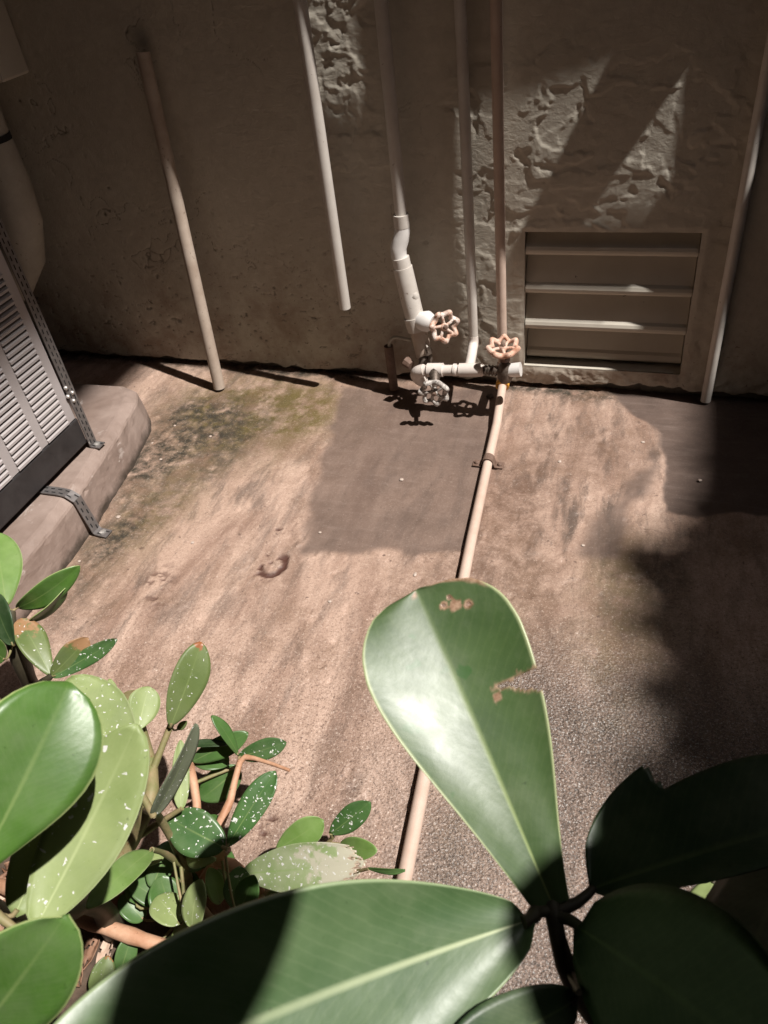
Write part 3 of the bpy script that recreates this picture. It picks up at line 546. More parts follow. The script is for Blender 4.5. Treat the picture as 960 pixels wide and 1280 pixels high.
slab('shade_roof', [(xl+0.002,-4.2),(5.2,-4.2),(5.2,yb-0.002),(xl+0.002,yb-0.002)], RZ, RZ+0.12, 'unseen roof slab added to cut skylight on the planting bed side', 'roof')  # likewise added behind the view to shut out skylight
for name, lo, hi, lab in (('side_wall',(5.0,-4.2,-0.05),(5.2,-0.02,RZ-0.01),'tall rendered side wall closing the yard beyond the vent'),
                          ('rear_wall',(-2.9,-4.5,-0.05),(5.2,-4.21,RZ-0.01),'tall rendered wall across the yard from the pipes'),
                          ('end_wall',(-2.9,-4.2,-0.05),(-2.7,-0.02,RZ-0.01),'tall rendered wall beyond the air conditioner')):
    m = MB(); m.box(lo, hi); tag(m.build(name,'render_plain'), lab, 'wall')

# ------------------------------------------------------------------ pipes
def pipe_thing(name, label, a, b, r, mat, group=None, mid=None, holes=True):
    th = thing(name, label, 'pipe', tuple(a if a[2] < b[2] else b), group)
    m = MB()
    if holes: m.hollow(a, b, r, mid=mid)
    else: m.tube([a]+(mid or [])+[b], r, 18)
    m.build('tube', mat, th); return th
def clamp(parent, c, r, mat='galvanised', wall_y=0.0):
    """saddle clip round an upright pipe, screwed to the wall"""
    m = MB(); x, y, z = c
    m.tube([(x,y,z-0.008),(x,y,z+0.008)], r+0.0018, 16)
    m.box((x-r-0.018, wall_y-0.0065, z-0.007), (x+r+0.018, wall_y-0.0025, z+0.007))
    m.box((x-r-0.002, y, z-0.007), (x-r+0.002, wall_y-0.003, z+0.007)); m.box((x+r-0.002, y, z-0.007), (x+r+0.002, wall_y-0.003, z+0.007))
    return m.build('clip', mat, parent)
pipe_thing('loose_pipe', 'open-topped white pipe leaning loose against the wall', (-0.781,-0.118,0.006), (-0.792,-0.030,0.793), 0.0155, 'pvc_dirty')
p = pipe_thing('wall_pipe', 'white upright pipe cut short above the floor with nothing joined below', (-0.388,-0.085,0.240), (-0.378,-0.078,2.29), 0.0135, 'pvc_white')
clamp(p, (-0.3805,-0.080,1.75), 0.0135)
p = pipe_thing('wall_pipe', 'white upright pipe standing right of the louvred vent', (0.459,-0.0165,0.004), (0.461,-0.0165,2.29), 0.0115, 'pvc_white')
clamp(p, (0.461,-0.0165,1.5), 0.0115)

def handwheel(parent, c, ax, R, mat):
    c = Vector(c); ax = Vector(ax).normalized(); u = ax.orthogonal().normalized(); w = ax.cross(u)
    at = lambda a, rr, h: c + (u*math.cos(a)+w*math.sin(a))*rr + ax*h
    # scalloped rim
    N, K, r = 84, 10, R*0.165; vs2 = []; fs = []
    for i in range(N):
        a = 2*math.pi*i/N; Rr = R*(0.84 + 0.10*math.cos(7*a)); o_ = u*math.cos(a)+w*math.sin(a)
        hh = R*0.10*math.cos(7*a)
        for k in range(K):
            b = 2*math.pi*k/K; vs2.append(c + o_*(Rr+r*math.cos(b)*1.15) + ax*(r*math.sin(b)*1.1+hh))
    for i in range(N):
        for k in range(K): fs.append((i*K+k, ((i+1)%N)*K+k, ((i+1)%N)*K+(k+1)%K, i*K+(k+1)%K))
    m = MB(); m.add(vs2, fs); rim = m.build('handwheel', mat, parent)
    m = MB(); m.tube([c-ax*R*0.22, c+ax*R*0.10, c+ax*R*0.16], [R*0.26,R*0.26,R*0.18], 14); m.build('hub', mat, rim)
    m = MB(); m.tube([c+ax*R*0.16, c+ax*R*0.24, c+ax*R*0.30], [R*0.17,R*0.17,R*0.10], 6, smooth=False); m.build('nut', 'rust', rim)
    for k in range(5):
        a = 2*math.pi*k/5+0.3; m = MB()
        m.tube([at(a,R*0.2,-R*0.03), at(a+0.1,R*0.5,R*0.05), at(a+0.15,R*0.80,0)], [R*0.11,R*0.10,R*0.11], 8); m.build('spoke', mat, rim)
    return rim
# riser with the bulky joint and the rust-spotted wheel
x3 = -0.236
th = thing('water_riser', 'fat white jointed water pipe ending in a rust-spotted white handwheel valve', 'pipe', (-0.205,-0.075,0.10))
m = MB(); m.tube([(-0.232,-0.048,2.29),(x3,-0.050,0.442)], 0.0135, 18); m.build('tube','pvc_white',th)
m = MB(); m.tube([(x3,-0.050,0.452),(x3,-0.050,0.424)], 0.0180, 18); m.build('coupling','pvc_white',th)
m = MB(); m.tube([(x3,-0.050,0.43),(x3,-0.051,0.415),(-0.240,-0.054,0.398),(-0.247,-0.058,0.380),(-0.247,-0.060,0.362),(-0.242,-0.062,0.340)], [0.0165,0.0175,0.0185,0.0190,0.0185,0.0175], 18); m.build('elbow','pvc_clean',th)
m = MB(); m.tube([(-0.2435,-0.061,0.358),(-0.238,-0.063,0.322)], 0.0205, 20); m.build('coupling','pvc_white',th)
m = MB(); m.tube([(-0.240,-0.062,0.335),(-0.2285,-0.067,0.268),(-0.2170,-0.072,0.205)], [0.0225,0.0230,0.0225], 20); m.tube([(-0.221,-0.072,0.285),(-0.214,-0.074,0.272),(-0.213,-0.074,0.26)], [0.006,0.012,0.006], 10); m.build('tube','pvc_white',th)
m = MB(); m.tube([(-0.2190,-0.071,0.218),(-0.2115,-0.074,0.186)], 0.0265, 20); m.build('coupling','pvc_white',th)
m = MB(); m.tube([(-0.2125,-0.074,0.19),(-0.206,-0.077,0.15),(-0.203,-0.079,0.118)], [0.0215,0.020,0.018], 18); m.build('tube','pvc_dirty',th)
m = MB(); m.tube([(-0.216,-0.074,0.205),(-0.199,-0.079,0.210),(-0.183,-0.084,0.213),(-0.170,-0.088,0.212)], [0.019,0.023,0.0245,0.017], 18); m.build('valve_body','pvc_clean',th)
m = MB(); m.tube([(-0.174,-0.087,0.212),(-0.142,-0.098,0.209)], 0.0065, 10); m.build('stem','brass_dark',th)
handwheel(th, (-0.140,-0.099,0.209), (0.62,-0.70,0.20), 0.036, 'wheel_white')
m = MB(); m.tube([(-0.203,-0.079,0.126),(-0.198,-0.090,0.110),(-0.2,-0.100,0.085),(-0.203,-0.110,0.060)], [0.015,0.014,0.013,0.012], 14); m.tube([(-0.196,-0.082,0.150),(-0.185,-0.088,0.142),(-0.182,-0.092,0.118),(-0.186,-0.096,0.098)], [0.004,0.006,0.006,0.004], 10); m.build('brass_fitting','brass_dark',th)
m = MB(); m.tube([(-0.192,-0.090,0.158),(-0.184,-0.094,0.148),(-0.181,-0.096,0.136),(-0.188,-0.094,0.130),(-0.193,-0.091,0.140)], [0.002,0.005,0.0055,0.004,0.002], 8); m.build('lever','pvc_white',th)

# floor-level manifold
MZ, MY = 0.118, -0.140
th = thing('pipe_manifold', 'low white pipe run with a grey and an orange handwheel above the cement patch', 'pipe', (-0.10,MY,0.0))
m = MB(); m.tube([(-0.203,-0.105,0.062),(-0.207,-0.118,0.075)] + arc((-0.209,-0.124,0.085),(-0.212,MY,0.108),(-0.185,MY,MZ-0.004)), 0.0150, 18); m.build('elbow','pvc_manifold',th)
m = MB(); m.tube([(-0.190,MY,MZ-0.005),(-0.040,MY,MZ+0.006)], 0.0128, 18); m.build('tube','pvc_manifold',th)
for a_, b_, r_ in ((-0.176,-0.138,0.0165), (-0.112,-0.106,0.0150), (-0.098,-0.044,0.0158)):
    m = MB(); m.tube([(a_,MY,MZ-0.004+(a_+0.19)*0.073),(b_,MY,MZ-0.004+(b_+0.19)*0.073)], r_, 18); m.build('coupling','pvc_manifold',th)
m = MB(); m.tube([(-0.178,MY,MZ-0.004),(-0.170,MY,MZ-0.0035)], 0.0153, 18); m.build('band','rust',th)
m = MB(); m.tube([(-0.040,MY,MZ+0.006),(0.006,MY,MZ+0.009)], 0.0105, 16)
for q in range(5): m.tube([(-0.037+q*0.008,MY,MZ+0.0065),(-0.034+q*0.008,MY,MZ+0.0067)], 0.0125, 14)
m.build('threaded_nipple','brass_dark',th)
m = MB(); m.tube([(-0.076,MY+0.002,MZ+0.004),(-0.083,-0.075,MZ+0.008)] + arc((-0.086,-0.052,MZ+0.010),(-0.0872,-0.032,MZ+0.012),(-0.0872,-0.032,MZ+0.035)), 0.0120, 16); m.build('branch_tube','pvc_manifold',th)
m = MB(); m.tube([(-0.157,MY-0.006,MZ-0.003),(-0.152,MY-0.028,MZ-0.010),(-0.148,MY-0.042,MZ-0.016)], [0.014,0.012,0.009], 14); m.build('valve_body','brass_dark',th)
m = MB(); m.tube([(-0.148,MY-0.040,MZ-0.015),(-0.144,MY-0.066,MZ-0.020)], 0.005, 10); m.build('stem','brass_dark',th)
handwheel(th, (-0.1435,MY-0.068,MZ-0.020), (0.14,-0.95,-0.10), 0.034, 'wheel_grey')
vx = 0.010
m = MB(); m.tube([(vx,MY,MZ-0.020),(vx,MY,MZ-0.008),(vx,MY,MZ+0.016),(vx,MY,MZ+0.030)], [0.013,0.018,0.018,0.010], 14); m.build('valve_body','brass_dark',th)
m = MB(); m.tube([(vx,MY,MZ+0.028),(vx,MY,MZ+0.064)], 0.0055, 10); m.build('stem','brass_dark',th)
m = MB(); m.tube([(vx,MY,MZ+0.034),(vx,MY,MZ+0.044)], 0.0125, 6, smooth=False); m.build('packing_nut','rust',th)
handwheel(th, (vx-0.004,MY,MZ+0.068), (0.05,-0.18,1.0), 0.036, 'wheel_orange')
m = MB(); m.tube([(vx+0.006,MY,MZ+0.009),(vx+0.036,MY,MZ+0.014)], [0.0155,0.0165], 18); m.build('elbow','pvc_clean',th)
m = MB(); m.tube([(vx-0.002,MY+0.004,MZ-0.006),(-0.0145,-0.034,MZ-0.042)], 0.010, 14); m.build('back_nipple','brass_dark',th)
m = MB(); m.tube([(-0.0872,-0.032,MZ+0.030),(-0.0885,-0.032,2.29)], 0.0115, 16); o_ = m.build('riser','pvc_white',th); o_['label'] = 'slim grey-white riser rising from the branch'
clamp(th, (-0.0883,-0.032,1.5), 0.0115)
m = MB(); m.tube([(-0.2235,-0.118,0.112),(-0.240,-0.110,0.118)], [0.011,0.013], 8, smooth=False); m.build('plug','rust',th)
# tan riser and floor pipe
th = thing('tan_riser', 'tan stained upright pipe just left of the louvred vent', 'pipe', (-0.017,-0.030,0.05))
m = MB(); m.tube([(-0.0275,-0.032,2.29),(-0.0175,-0.032,0.14),(-0.0155,-0.032,0.066)], 0.0115, 16); m.build('tube','pvc_tan',th); clamp(th, (-0.0238,-0.032,1.5), 0.0115)
th = thing('floor_pipe', 'long pinkish pipe laid across the concrete floor from the wall', 'pipe', (-0.012,-0.03,0.0))
fp = [(-0.0135,-0.035,0.052),(-0.010,-0.085,0.034),(0.000,-0.20,0.016),(0.0085,-0.338,0.0122),(0.028,-0.60,0.0122),(0.058,-0.95,0.0122),(0.086,-1.274,0.0122),(0.105,-1.42,0.018),(0.120,-1.55,0.03)]
m = MB(); m.tube(fp, 0.0104, 18); m.build('tube','pvc_pinkish',th)
m = MB(); m.tube([(-0.015,-0.030,0.082),(-0.0150,-0.031,0.060),(-0.0135,-0.040,0.050),(-0.0118,-0.062,0.0415)], 0.0160, 18); m.build('coupling','pvc_pinkish',th)
m = MB(); m.tube([(-0.0119,-0.060,0.042),(-0.0112,-0.070,0.0388)], 0.0166, 18); m.build('tape_ring','yellow_tape',th)
m = MB(); yc = -0.338; xc = 0.0085
pts = [(xc-0.034,0.0025),(xc-0.016,0.0025)] + [(xc-0.0125*math.cos(a), 0.0125+0.0125*math.sin(a)) for a in [i*math.pi/8 for i in range(9)]] + [(xc+0.016,0.0025),(xc+0.034,0.0025)]
for s_ in range(len(pts)-1):
    (x0,z0),(x1,z1) = pts[s_], pts[s_+1]
    m.add([(x0,yc-0.011,z0),(x1,yc-0.011,z1),(x1,yc+0.011,z1),(x0,yc+0.011,z0),(x0,yc-0.011,z0+0.002),(x1,yc-0.011,z1+0.002),(x1,yc+0.011,z1+0.002),(x0,yc+0.011,z0+0.002)], [(0,3,2,1),(4,5,6,7),(0,1,5,4),(2,3,7,6),(1,2,6,5),(3,0,4,7)], False)
cl = m.build('saddle_clip','rust',th)
for sx in (-0.026, 0.026):
    m = MB(); m.tube([(xc+sx,yc,0.004),(xc+sx,yc,0.0075),(xc+sx,yc,0.009)], [0.0055,0.0055,0.003], 8); m.build('screw','rust',cl)
# dark stub with a thin curved tube beside the fat riser
th = thing('pipe_stub', 'dark open pipe stub with a thin grey tube curving out of it', 'pipe', (-0.297,-0.060,0.0))
m = MB(); m.hollow((-0.297,-0.060,0.004),(-0.299,-0.058,0.128),0.0115); m.build('tube','rust',th)
m = MB(); m.tube([(-0.297,-0.058,0.08),(-0.296,-0.060,0.132)] + arc((-0.293,-0.061,0.142),(-0.284,-0.062,0.157),(-0.268,-0.064,0.156)) + [(-0.235,-0.068,0.153)], 0.0042, 10); m.build('curved_tube','duct_wrap',th)

# insulated line bending down at the end of the wall
th = thing('insulated_duct', 'thick off-white wrapped pipe bending down above the air conditioner', 'duct', (-1.33,-0.12,0.25))
dp = [(-1.225,-0.12,1.25),(-1.210,-0.12,0.90),(-1.215,-0.12,0.66)]
m = MB(); m.tube(dp, [0.054,0.054,0.051], 22); m.build('upper_length','duct_wrap',th)
m = MB(); m.tube([(-1.215,-0.12,0.662),(-1.215,-0.12,0.648)], 0.0535, 22); m.build('tape_band','dark_inside',th)
m = MB(); m.tube([(-1.215,-0.12,0.650),(-1.215,-0.12,0.56),(-1.228,-0.12,0.46),(-1.262,-0.12,0.37),(-1.33,-0.12,0.295),(-1.43,-0.12,0.255),(-1.60,-0.12,0.24)], [0.053,0.057,0.059,0.057,0.054,0.050,0.050], 22); m.build('bend','duct_wrap',th)
th = thing('junction_box', 'plain box fixed high on the wall beside the wrapped duct', 'box', (-1.17,-0.05,0.75))
m = MB(); m.box((-1.36,-0.10,0.765),(-1.125,-0.004,0.95)); m.build('casing','vent_paint',th,bevel=0.006)
m = MB(); m.box((-1.355,-0.104,0.77),(-1.13,-0.1005,0.945)); m.build('lid','vent_paint',th,bevel=0.002)

# ------------------------------------------------------------------ plinth and air conditioner
bot = [(-1.75,-0.29),(-0.96,-0.262),(-0.905,-0.280),(-0.872,-0.330),(-0.838,-0.467),(-0.802,-0.677),(-0.789,-0.789),(-0.775,-1.08),(-1.75,-1.10)]
top = [(-1.75,-0.315),(-0.965,-0.290),(-0.925,-0.310),(-0.898,-0.360),(-0.864,-0.500),(-0.826,-0.700),(-0.812,-0.800),(-0.798,-1.06),(-1.75,-1.08)]
n = len(bot); m = MB(); vs2 = [(x,y,-0.006) for x,y in bot] + [(x*0.75+tx*0.25,y*0.75+ty*0.25,0.088) for (x,y),(tx,ty) in zip(bot,top)] + [(x,y,0.102) for x,y in top]
m.add(vs2, [tuple(range(n)), tuple(range(2*n,3*n))] + [(k*n+i,k*n+(i+1)%n,(k+1)*n+(i+1)%n,(k+1)*n+i) for k in (0,1) for i in range(n)], False)
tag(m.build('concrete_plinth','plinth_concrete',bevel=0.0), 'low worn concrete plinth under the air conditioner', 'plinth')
pl = bpy.data.objects['concrete_plinth']; bm = bmesh.new(); bm.from_mesh(pl.data)
bmesh.ops.bevel(bm, geom=[e for e in bm.edges if e.is_manifold and e.calc_face_angle(0) > 0.3], offset=0.003, segments=1, affect='EDGES')
bmesh.ops.triangulate(bm, faces=bm.faces)
for _ in range(4):
    bmesh.ops.subdivide_edges(bm, edges=[e for e in bm.edges if e.calc_length() > 0.022 and max(v.co.x for v in e.verts) > -1.12], cuts=1)
    bmesh.ops.triangulate(bm, faces=[f for f in bm.faces if len(f.verts) > 3])
from mathutils import noise as mnoise
for v in bm.verts:
    if v.co.z > 0.0:
        q = mnoise.fractal(v.co*22, 0.8, 2.0, 5)*0.0020; ed = abs(mnoise.noise(v.co*45))
        v.co += v.normal*q
        if v.co.z > 0.080: v.co.z = min(v.co.z, 0.1035)
        if v.co.z > 0.078 and v.co.x > -0.93: v.co.x -= 0.006*max(0, ed-0.25)
for f in bm.faces: f.smooth = False
bm.to_mesh(pl.data); bm.free()
AX, AY0, AY1, AZ0, AZ1 = -0.872, -0.868, -0.548, 0.118, 0.70
ac = thing('air_conditioner', 'grey louvred air conditioner unit strapped on a concrete plinth', 'air conditioner', (-1.25,-0.71,0.104))
m = MB(); m.box((-1.62,AY0,0.185),(AX-0.006,AY1,AZ1)); m.build('casing','ac_paint',ac,bevel=0.01)
m = MB(); m.box((-1.62,AY0-0.002,AZ0),(AX+0.001,AY1+0.002,0.1845)); m.build('base_pan','ac_base',ac,bevel=0.004)
for fx_ in (-1.5,-1.0):
    for fy_ in (AY0+0.03, AY1-0.03):
        m = MB(); m.box((fx_-0.03,fy_-0.02,0.103),(fx_+0.03,fy_+0.02,AZ0-0.0005)); m.build('rubber_foot','dark_inside',ac)
m = MB(); m.box((AX-0.0055,AY0+0.004,0.187),(AX-0.0035,AY1-0.004,AZ1-0.006)); m.build('slot_backing','dark_inside',ac)
# side panel: upright bands between three columns of louvres
cols = [(AY1-0.028,AY1-0.102),(AY1-0.126,AY1-0.200),(AY1-0.224,AY1-0.298)]
m = MB(); edges = [AY1-0.004]+[c for col in cols for c in col]+[AY0+0.004]
for i in range(0,len(edges),2): m.box((AX-0.003,edges[i+1],0.187),(AX,edges[i],AZ1-0.006))
m.box((AX-0.003,AY0+0.004,AZ1-0.0055),(AX,AY1-0.004,AZ1))
side = m.build('side_panel','ac_paint',ac)
lv = MB(); lw = 0.074
prof = [(0.0035,-0.0050),(0.0035,0.0000),(-0.0005,0.0032),(-0.0030,0.0046),(-0.0030,0.0030),(0.0015,-0.0052)]
n = len(prof); lv.add([(x,-lw/2,z) for x,z in prof]+[(x,lw/2,z) for x,z in prof], [tuple(range(n)),tuple(reversed(range(n,2*n)))]+[(i,(i+1)%n,n+(i+1)%n,n+i) for i in range(n)], False)
proto = None
for (y0,y1) in cols:
    for k in range(30):
        z = 0.1935 + k*0.0135
        if proto is None: proto = lv.build('louvre','ac_paint',side); o_ = proto
        else: o_ = proto.copy(); COL.objects.link(o_)
        o_.location = Vector((AX,(y0+y1)/2,z))
    m = MB()
    m.box((AX-0.003,y1,0.1935+30*0.0135-0.007),(AX,y0,AZ1-0.006)); m.build('top_plate','ac_paint',side)
# slotted steel straps
def strap(name, label, path, width_v, w=0.024, slots=True):
    th = thing(name, label, 'strap', tuple(path[-1])); m = MB(); wv = Vector(width_v).normalized()
    pts = [Vector(p) for p in path]; seg = []
    L = [0]
    for a, b in zip(pts, pts[1:]): L.append(L[-1]+(b-a).length)
    m2 = MB()
    for i in range(len(pts)-1):
        a, b = pts[i], pts[i+1]; t_ = (b-a).normalized(); nn = t_.cross(wv).normalized()*0.0012
        m.add([a-wv*w/2-nn,b-wv*w/2-nn,b+wv*w/2-nn,a+wv*w/2-nn,a-wv*w/2+nn,b-wv*w/2+nn,b+wv*w/2+nn,a+wv*w/2+nn], [(0,3,2,1),(4,5,6,7),(0,1,5,4),(2,3,7,6),(1,2,6,5),(3,0,4,7)], False)
        n_ = int((b-a).length/0.017)
        for k in range(n_):
            for s_ in (-1,1):
                c = a + t_*((k+0.5+0.25*s_)*(b-a).length/n_) + wv*s_*w*0.22
                for sg in (-1,1):
                    q = nn*1.25*sg
                    m2.add([c-t_*0.0052-wv*0.0016+q, c+t_*0.0052-wv*0.0016+q, c+t_*0.0052+wv*0.0016+q, c-t_*0.0052+wv*0.0016+q], [(0,1,2,3)], False)
    o_ = m.build('band','galvanised',th); m2.build('slot','dark_inside',o_)
    e = pts[-1]*0.45+pts[-2]*0.55; m = MB(); m.tube([e+Vector((0,0,0.0008)),e+Vector((0,0,0.004)),e+Vector((0,0,0.0055))],[0.0075,0.0075,0.003],6,smooth=False); m.build('bolt','bolt_steel',th)
    return th
st = strap('slotted_strap', 'slotted steel strap running down the corner of the air conditioner', [(AX+0.004,AY1+0.011,0.69),(AX+0.004,AY1+0.011,0.1055),(AX+0.028,AY1+0.011,0.1048)], (0,1,0))
for dy, z in ((-0.010,0.262),(-0.014,0.243),(0.002,0.243),(-0.004,0.226)):
    m = MB(); c = Vector((AX+0.004,AY1+0.011+dy,z)); m.tube([c+Vector((0.0,0,0)),c+Vector((0.004,0,0)),c+Vector((0.006,0,0))],[0.0045,0.0045,0.002],8); m.build('rivet','bolt_steel',st)
strap('slotted_strap', 'slotted steel strap bent over the plinth edge onto the floor', [(-0.985,-0.705,0.1045),(-0.835,-0.708,0.1065),(-0.816,-0.709,0.1050),(-0.797,-0.710,0.0935),(-0.783,-0.712,0.010),(-0.779,-0.712,0.0050),(-0.750,-0.714,0.0040)], (0.05,1,0))

# ------------------------------------------------------------------ plants
def make_leaf(rec, parent, idx):
    kind, b, t_, nrm, w, peak, bend, fold, mat = rec
    b, t_, nn = np.array(b), np.array(t_), np.array(nrm); a = t_-b; L = np.linalg.norm(a); ah = a/L
    nn = nn-ah*nn.dot(ah); nn /= np.linalg.norm(nn); side = np.cross(ah, nn)
    fine = kind in ('main','cream','cut','low')
    nu, nv = ((150, 90) if kind == 'main' else (72, 44)) if fine else (18, 10)
    rs = np.random.default_rng(100+idx); ph = rs.random(4)*6.28
    u = 0.5-0.5*np.cos(np.linspace(0, math.pi, nu)); u = 0.35*u+0.65*np.linspace(0,1,nu); v = np.linspace(-1, 1, nv)
    U, V = np.meshgrid(u, v, indexing='ij')
    k = math.log(0.5)/math.log(peak)
    prof = np.sin(math.pi*np.clip(U,0,1)**k)**0.56
    prof = prof + (0.20 if kind == 'main' else 0.08)*np.clip(1-U/0.5,0,1)**1.2*sstep(0.0,0.03,U)
    if kind == 'main':
        ku = [0,.1,.2,.3,.4,.5,.6,.7,.78,.86,.92,.96,.985,1.0]; kv = [.20,.31,.43,.555,.675,.785,.885,.965,1.0,.955,.83,.66,.43,.06]
        prof = np.interp(U, ku, kv); sm_ = np.interp(np.clip(U+.02,0,1), ku, kv)+np.interp(np.clip(U-.02,0,1), ku, kv)
        prof = np.where(U < 0.93, (prof+sm_)/3, prof)
    half = np.maximum(w/2*prof*(1+0.025*np.sin(U*9+ph[0]*np.sign(V))), 0.0012)
    if kind == 'cut': half = np.where(V > 0, half*0.26, half)
    off = bend*L*4*U*(1-U) + fold*np.abs(V)**1.3*half*1.0 + 0.018*L*np.sin(U*5+ph[1]+V*2.2)*np.abs(V)**2 - 0.05*L*U**4*np.sign(bend+1e-6)*0.4
    P = b + a*U[...,None] + side*(V*half)[...,None] + nn*off[...,None]
    keep = np.ones((nu-1, nv-1), bool); dead = np.zeros((nu,nv))
    Uc, Vc = (U[:-1,:-1]+U[1:,1:])/2, (V[:-1,:-1]+V[1:,1:])/2
    if kind == 'main':
        nz = fbm(U*30, V*9, 3, 51)-0.5
        d1 = lambda uu, vv: np.abs(uu-0.612+0.05*(vv-0.6))-(vv-0.40)*0.055
        e1 = d1(U,V)+nz*0.022+0.02*(fbm(U*75,V*20,3,58)-0.5); xx = V*half/(w/2)
        ec = lambda E: (E[:-1,:-1]+E[1:,1:])/2
        dead = np.clip(1-np.abs(e1)/0.010, 0, 1)*(V > 0.36)
        rimd = (1-np.abs(V))*prof + 0.9*np.clip(1-U,0,1)      # distance from the outer margin
        dead = np.maximum(dead, sstep(0.16,0.06,rimd+0.10*(fbm(U*40,V*9,3,53)-0.5))*sstep(0.10,0.20,xx)*sstep(0.84,0.72,xx)*(U > 0.80))
        for hu, hx, hr in ((0.915,0.24,0.020),(0.900,0.36,0.026),(0.885,0.50,0.018),(0.93,0.33,0.012),(0.592,0.36,0.020)):
            r_ = np.hypot((U-hu)*433/212*2, xx-hx)+2.6*hr*(fbm(U*90,xx*22,3,57)-0.5)+1.2*hr*nz
            if hr < 0.019 or hu > 0.9: keep &= ~(ec(r_) < hr*1.3)
            dead = np.maximum(dead, sstep(hr*3.4, hr*2.2, r_))
        keep &= ~(ec(e1) < 0)
        dead = np.maximum(dead, np.clip(1.2-np.hypot((U-0.985)/0.014,(V+0.12)/0.10),0,1))
    if kind == 'cream':
        nz = fbm(U*26, V*7, 4, 52)-0.5; E = 0.94-U-0.10*np.abs(V)+nz*0.22
        keep &= ~((E[:-1,:-1] < 0)); dead = np.clip(1-np.abs(E)/0.03,0,1)
    if kind == 'cut':                                   # torn along its upper margin
        keep &= ~((Vc < -0.66) & (Uc > 0.33+0.10*(Vc+0.66)))
    th = max(0.0009, 0.0012*min(1, L/0.12))
    nvt = nu*nv; idxg = np.arange(nvt).reshape(nu,nv)
    q = np.stack([idxg[:-1,:-1], idxg[:-1,1:], idxg[1:,1:], idxg[1:,:-1]], -1)
    top = q[keep]; botq = top[:, ::-1]+nvt
    # rim faces along open edges
    cnt = {}
    for f in top.tolist():
        for i in range(4):
            e = (f[i], f[(i+1)%4]); cnt[e] = 1
    rim = [(j, i, i+nvt, j+nvt) for (i, j) in cnt if (j, i) not in cnt]
    Pb = P - nn*th
    me = bpy.data.meshes.new('leaf'); o0 = np.array(origin(parent))
    fs = top.tolist()+botq.tolist()+[list(r) for r in rim]
    me.from_pydata((np.concatenate([P.reshape(-1,3), Pb.reshape(-1,3)])-o0).tolist(), [], fs)
    me.polygons.foreach_set('use_smooth', [True]*(2*len(top))+[False]*len(rim))
    me.polygons.foreach_set('material_index', [0]*len(top)+[1]*len(top)+[0]*len(rim))
    me.materials.append(M[mat]); me.materials.append(M[mat if mat in ('leaf_pale','leaf_dark','leaf_cream','leaf_grey') else 'leaf_under'])
    uvl = me.uv_layers.new(name='UVMap'); li = np.empty(len(me.loops), np.int32); me.loops.foreach_get('vertex_index', li); li = li % nvt
    uvl.data.foreach_set('uv', np.stack([U.reshape(-1)[li], (V.reshape(-1)[li]+1)/2], -1).reshape(-1).astype(np.float32))
    at = me.attributes.new('dead','FLOAT','POINT'); at.data.foreach_set('value', np.concatenate([dead.reshape(-1)]*2).astype(np.float32))
    me.update()
    # normal side check: top faces must look along nn
    return link(bpy.data.objects.new('leaf', me), parent)
def resample(path, step=0.02):
    pts = [Vector(p[:3]) for p in path]; rr = [p[3] for p in path]; out = []; ro = []
    n = len(pts)
    for i in range(n-1):
        p0, p1, p2, p3 = pts[max(i-1,0)], pts[i], pts[i+1], pts[min(i+2,n-1)]
        m = max(2, int((p2-p1).length/step))
        for k in range(m):
            t = k/m; q = 0.5*((2*p1)+(p2-p0)*t+(2*p0-5*p1+4*p2-p3)*t*t+(3*p1-p0-3*p2+p3)*t**3)
            out.append(q); ro.append(rr[i]*(1-t)+rr[i+1]*t)
    out.append(pts[-1]); ro.append(rr[-1]); return out, ro
def plant(name, label, leaves, stems, mats, group=None, pet='twig_green'):
    root = min((s[i] for s in stems for i in (0,-1)), key=lambda p: p[2])
    th = thing(name, label, 'plant', root[:3], group); allp = []
    for i, s in enumerate(stems):
        pts, rr = resample(s); m = MB()
        rr = [r*(1+0.10*math.sin(j*1.7+i)) for j, r in enumerate(rr)]
        m.tube(pts, rr, 10); o_ = m.build('stem', mats[min(i,len(mats)-1)], th); allp += pts
    for i, rec in enumerate(leaves):
        lf = make_leaf(rec, th, i + 31*len(name))
        b = Vector(rec[1]); near = min(allp, key=lambda p: (p-b).length)
        d = (near-b).length
        if d > 0.003:
            t_ = (Vector(rec[2])-b).normalized(); m = MB()
            r = max(0.0011, min(0.003, rec[4]*0.045))
            m.tube(arc(near, b-t_*min(0.3*d,0.03), b+t_*0.004, 6), [r*1.25]*3+[r]*4, 8); m.build('petiole', pet, lf)
    return th
for k in ('leaf_main','leaf_cream','leaf_olive','leaf_brown'):
    t = NT.__new__(NT); t.m = M[k]; t.t = M[k].node_tree; t.b = t.t.nodes['Principled BSDF']
    src = t.b.inputs['Base Color'].links[0].from_socket
    t.l(t.mix(t.math('MULTIPLY', t.attr('dead'), 0.9), src, t.ramp(t.noise(t.coord(), 160, 4, 0.7), [(0.35, (0.20,0.085,0.045)), (0.62, (0.50,0.32,0.22))])), t.b.inputs['Base Color'])
F_STEMS[0][-1] = (0.372,-1.475,0.02,0.010)
plant('broad_leaf_shrub', 'tall shrub with broad paddle leaves, one bitten at its edge', F_LEAVES, F_STEMS, ['twig_dark'], pet='twig_dark')
plant('broad_leaf_shrub', 'shrub with big pale-backed leaves and cut pinkish stubs', A_LEAVES, A_STEMS, ['twig_dark','twig_green','twig_orange','twig_green'])
plant('broad_leaf_shrub', 'dark-stemmed shrub with browning leaves beside the concrete plinth', B_LEAVES, B_STEMS, ['twig_dark','twig_dark','twig_green'])
plant('leafy_sapling', 'small leafy sapling with white-specked green leaves on reddish twigs', C_LEAVES, C_STEMS, ['twig_green','twig_orange','twig_orange','twig_orange','twig_green'])
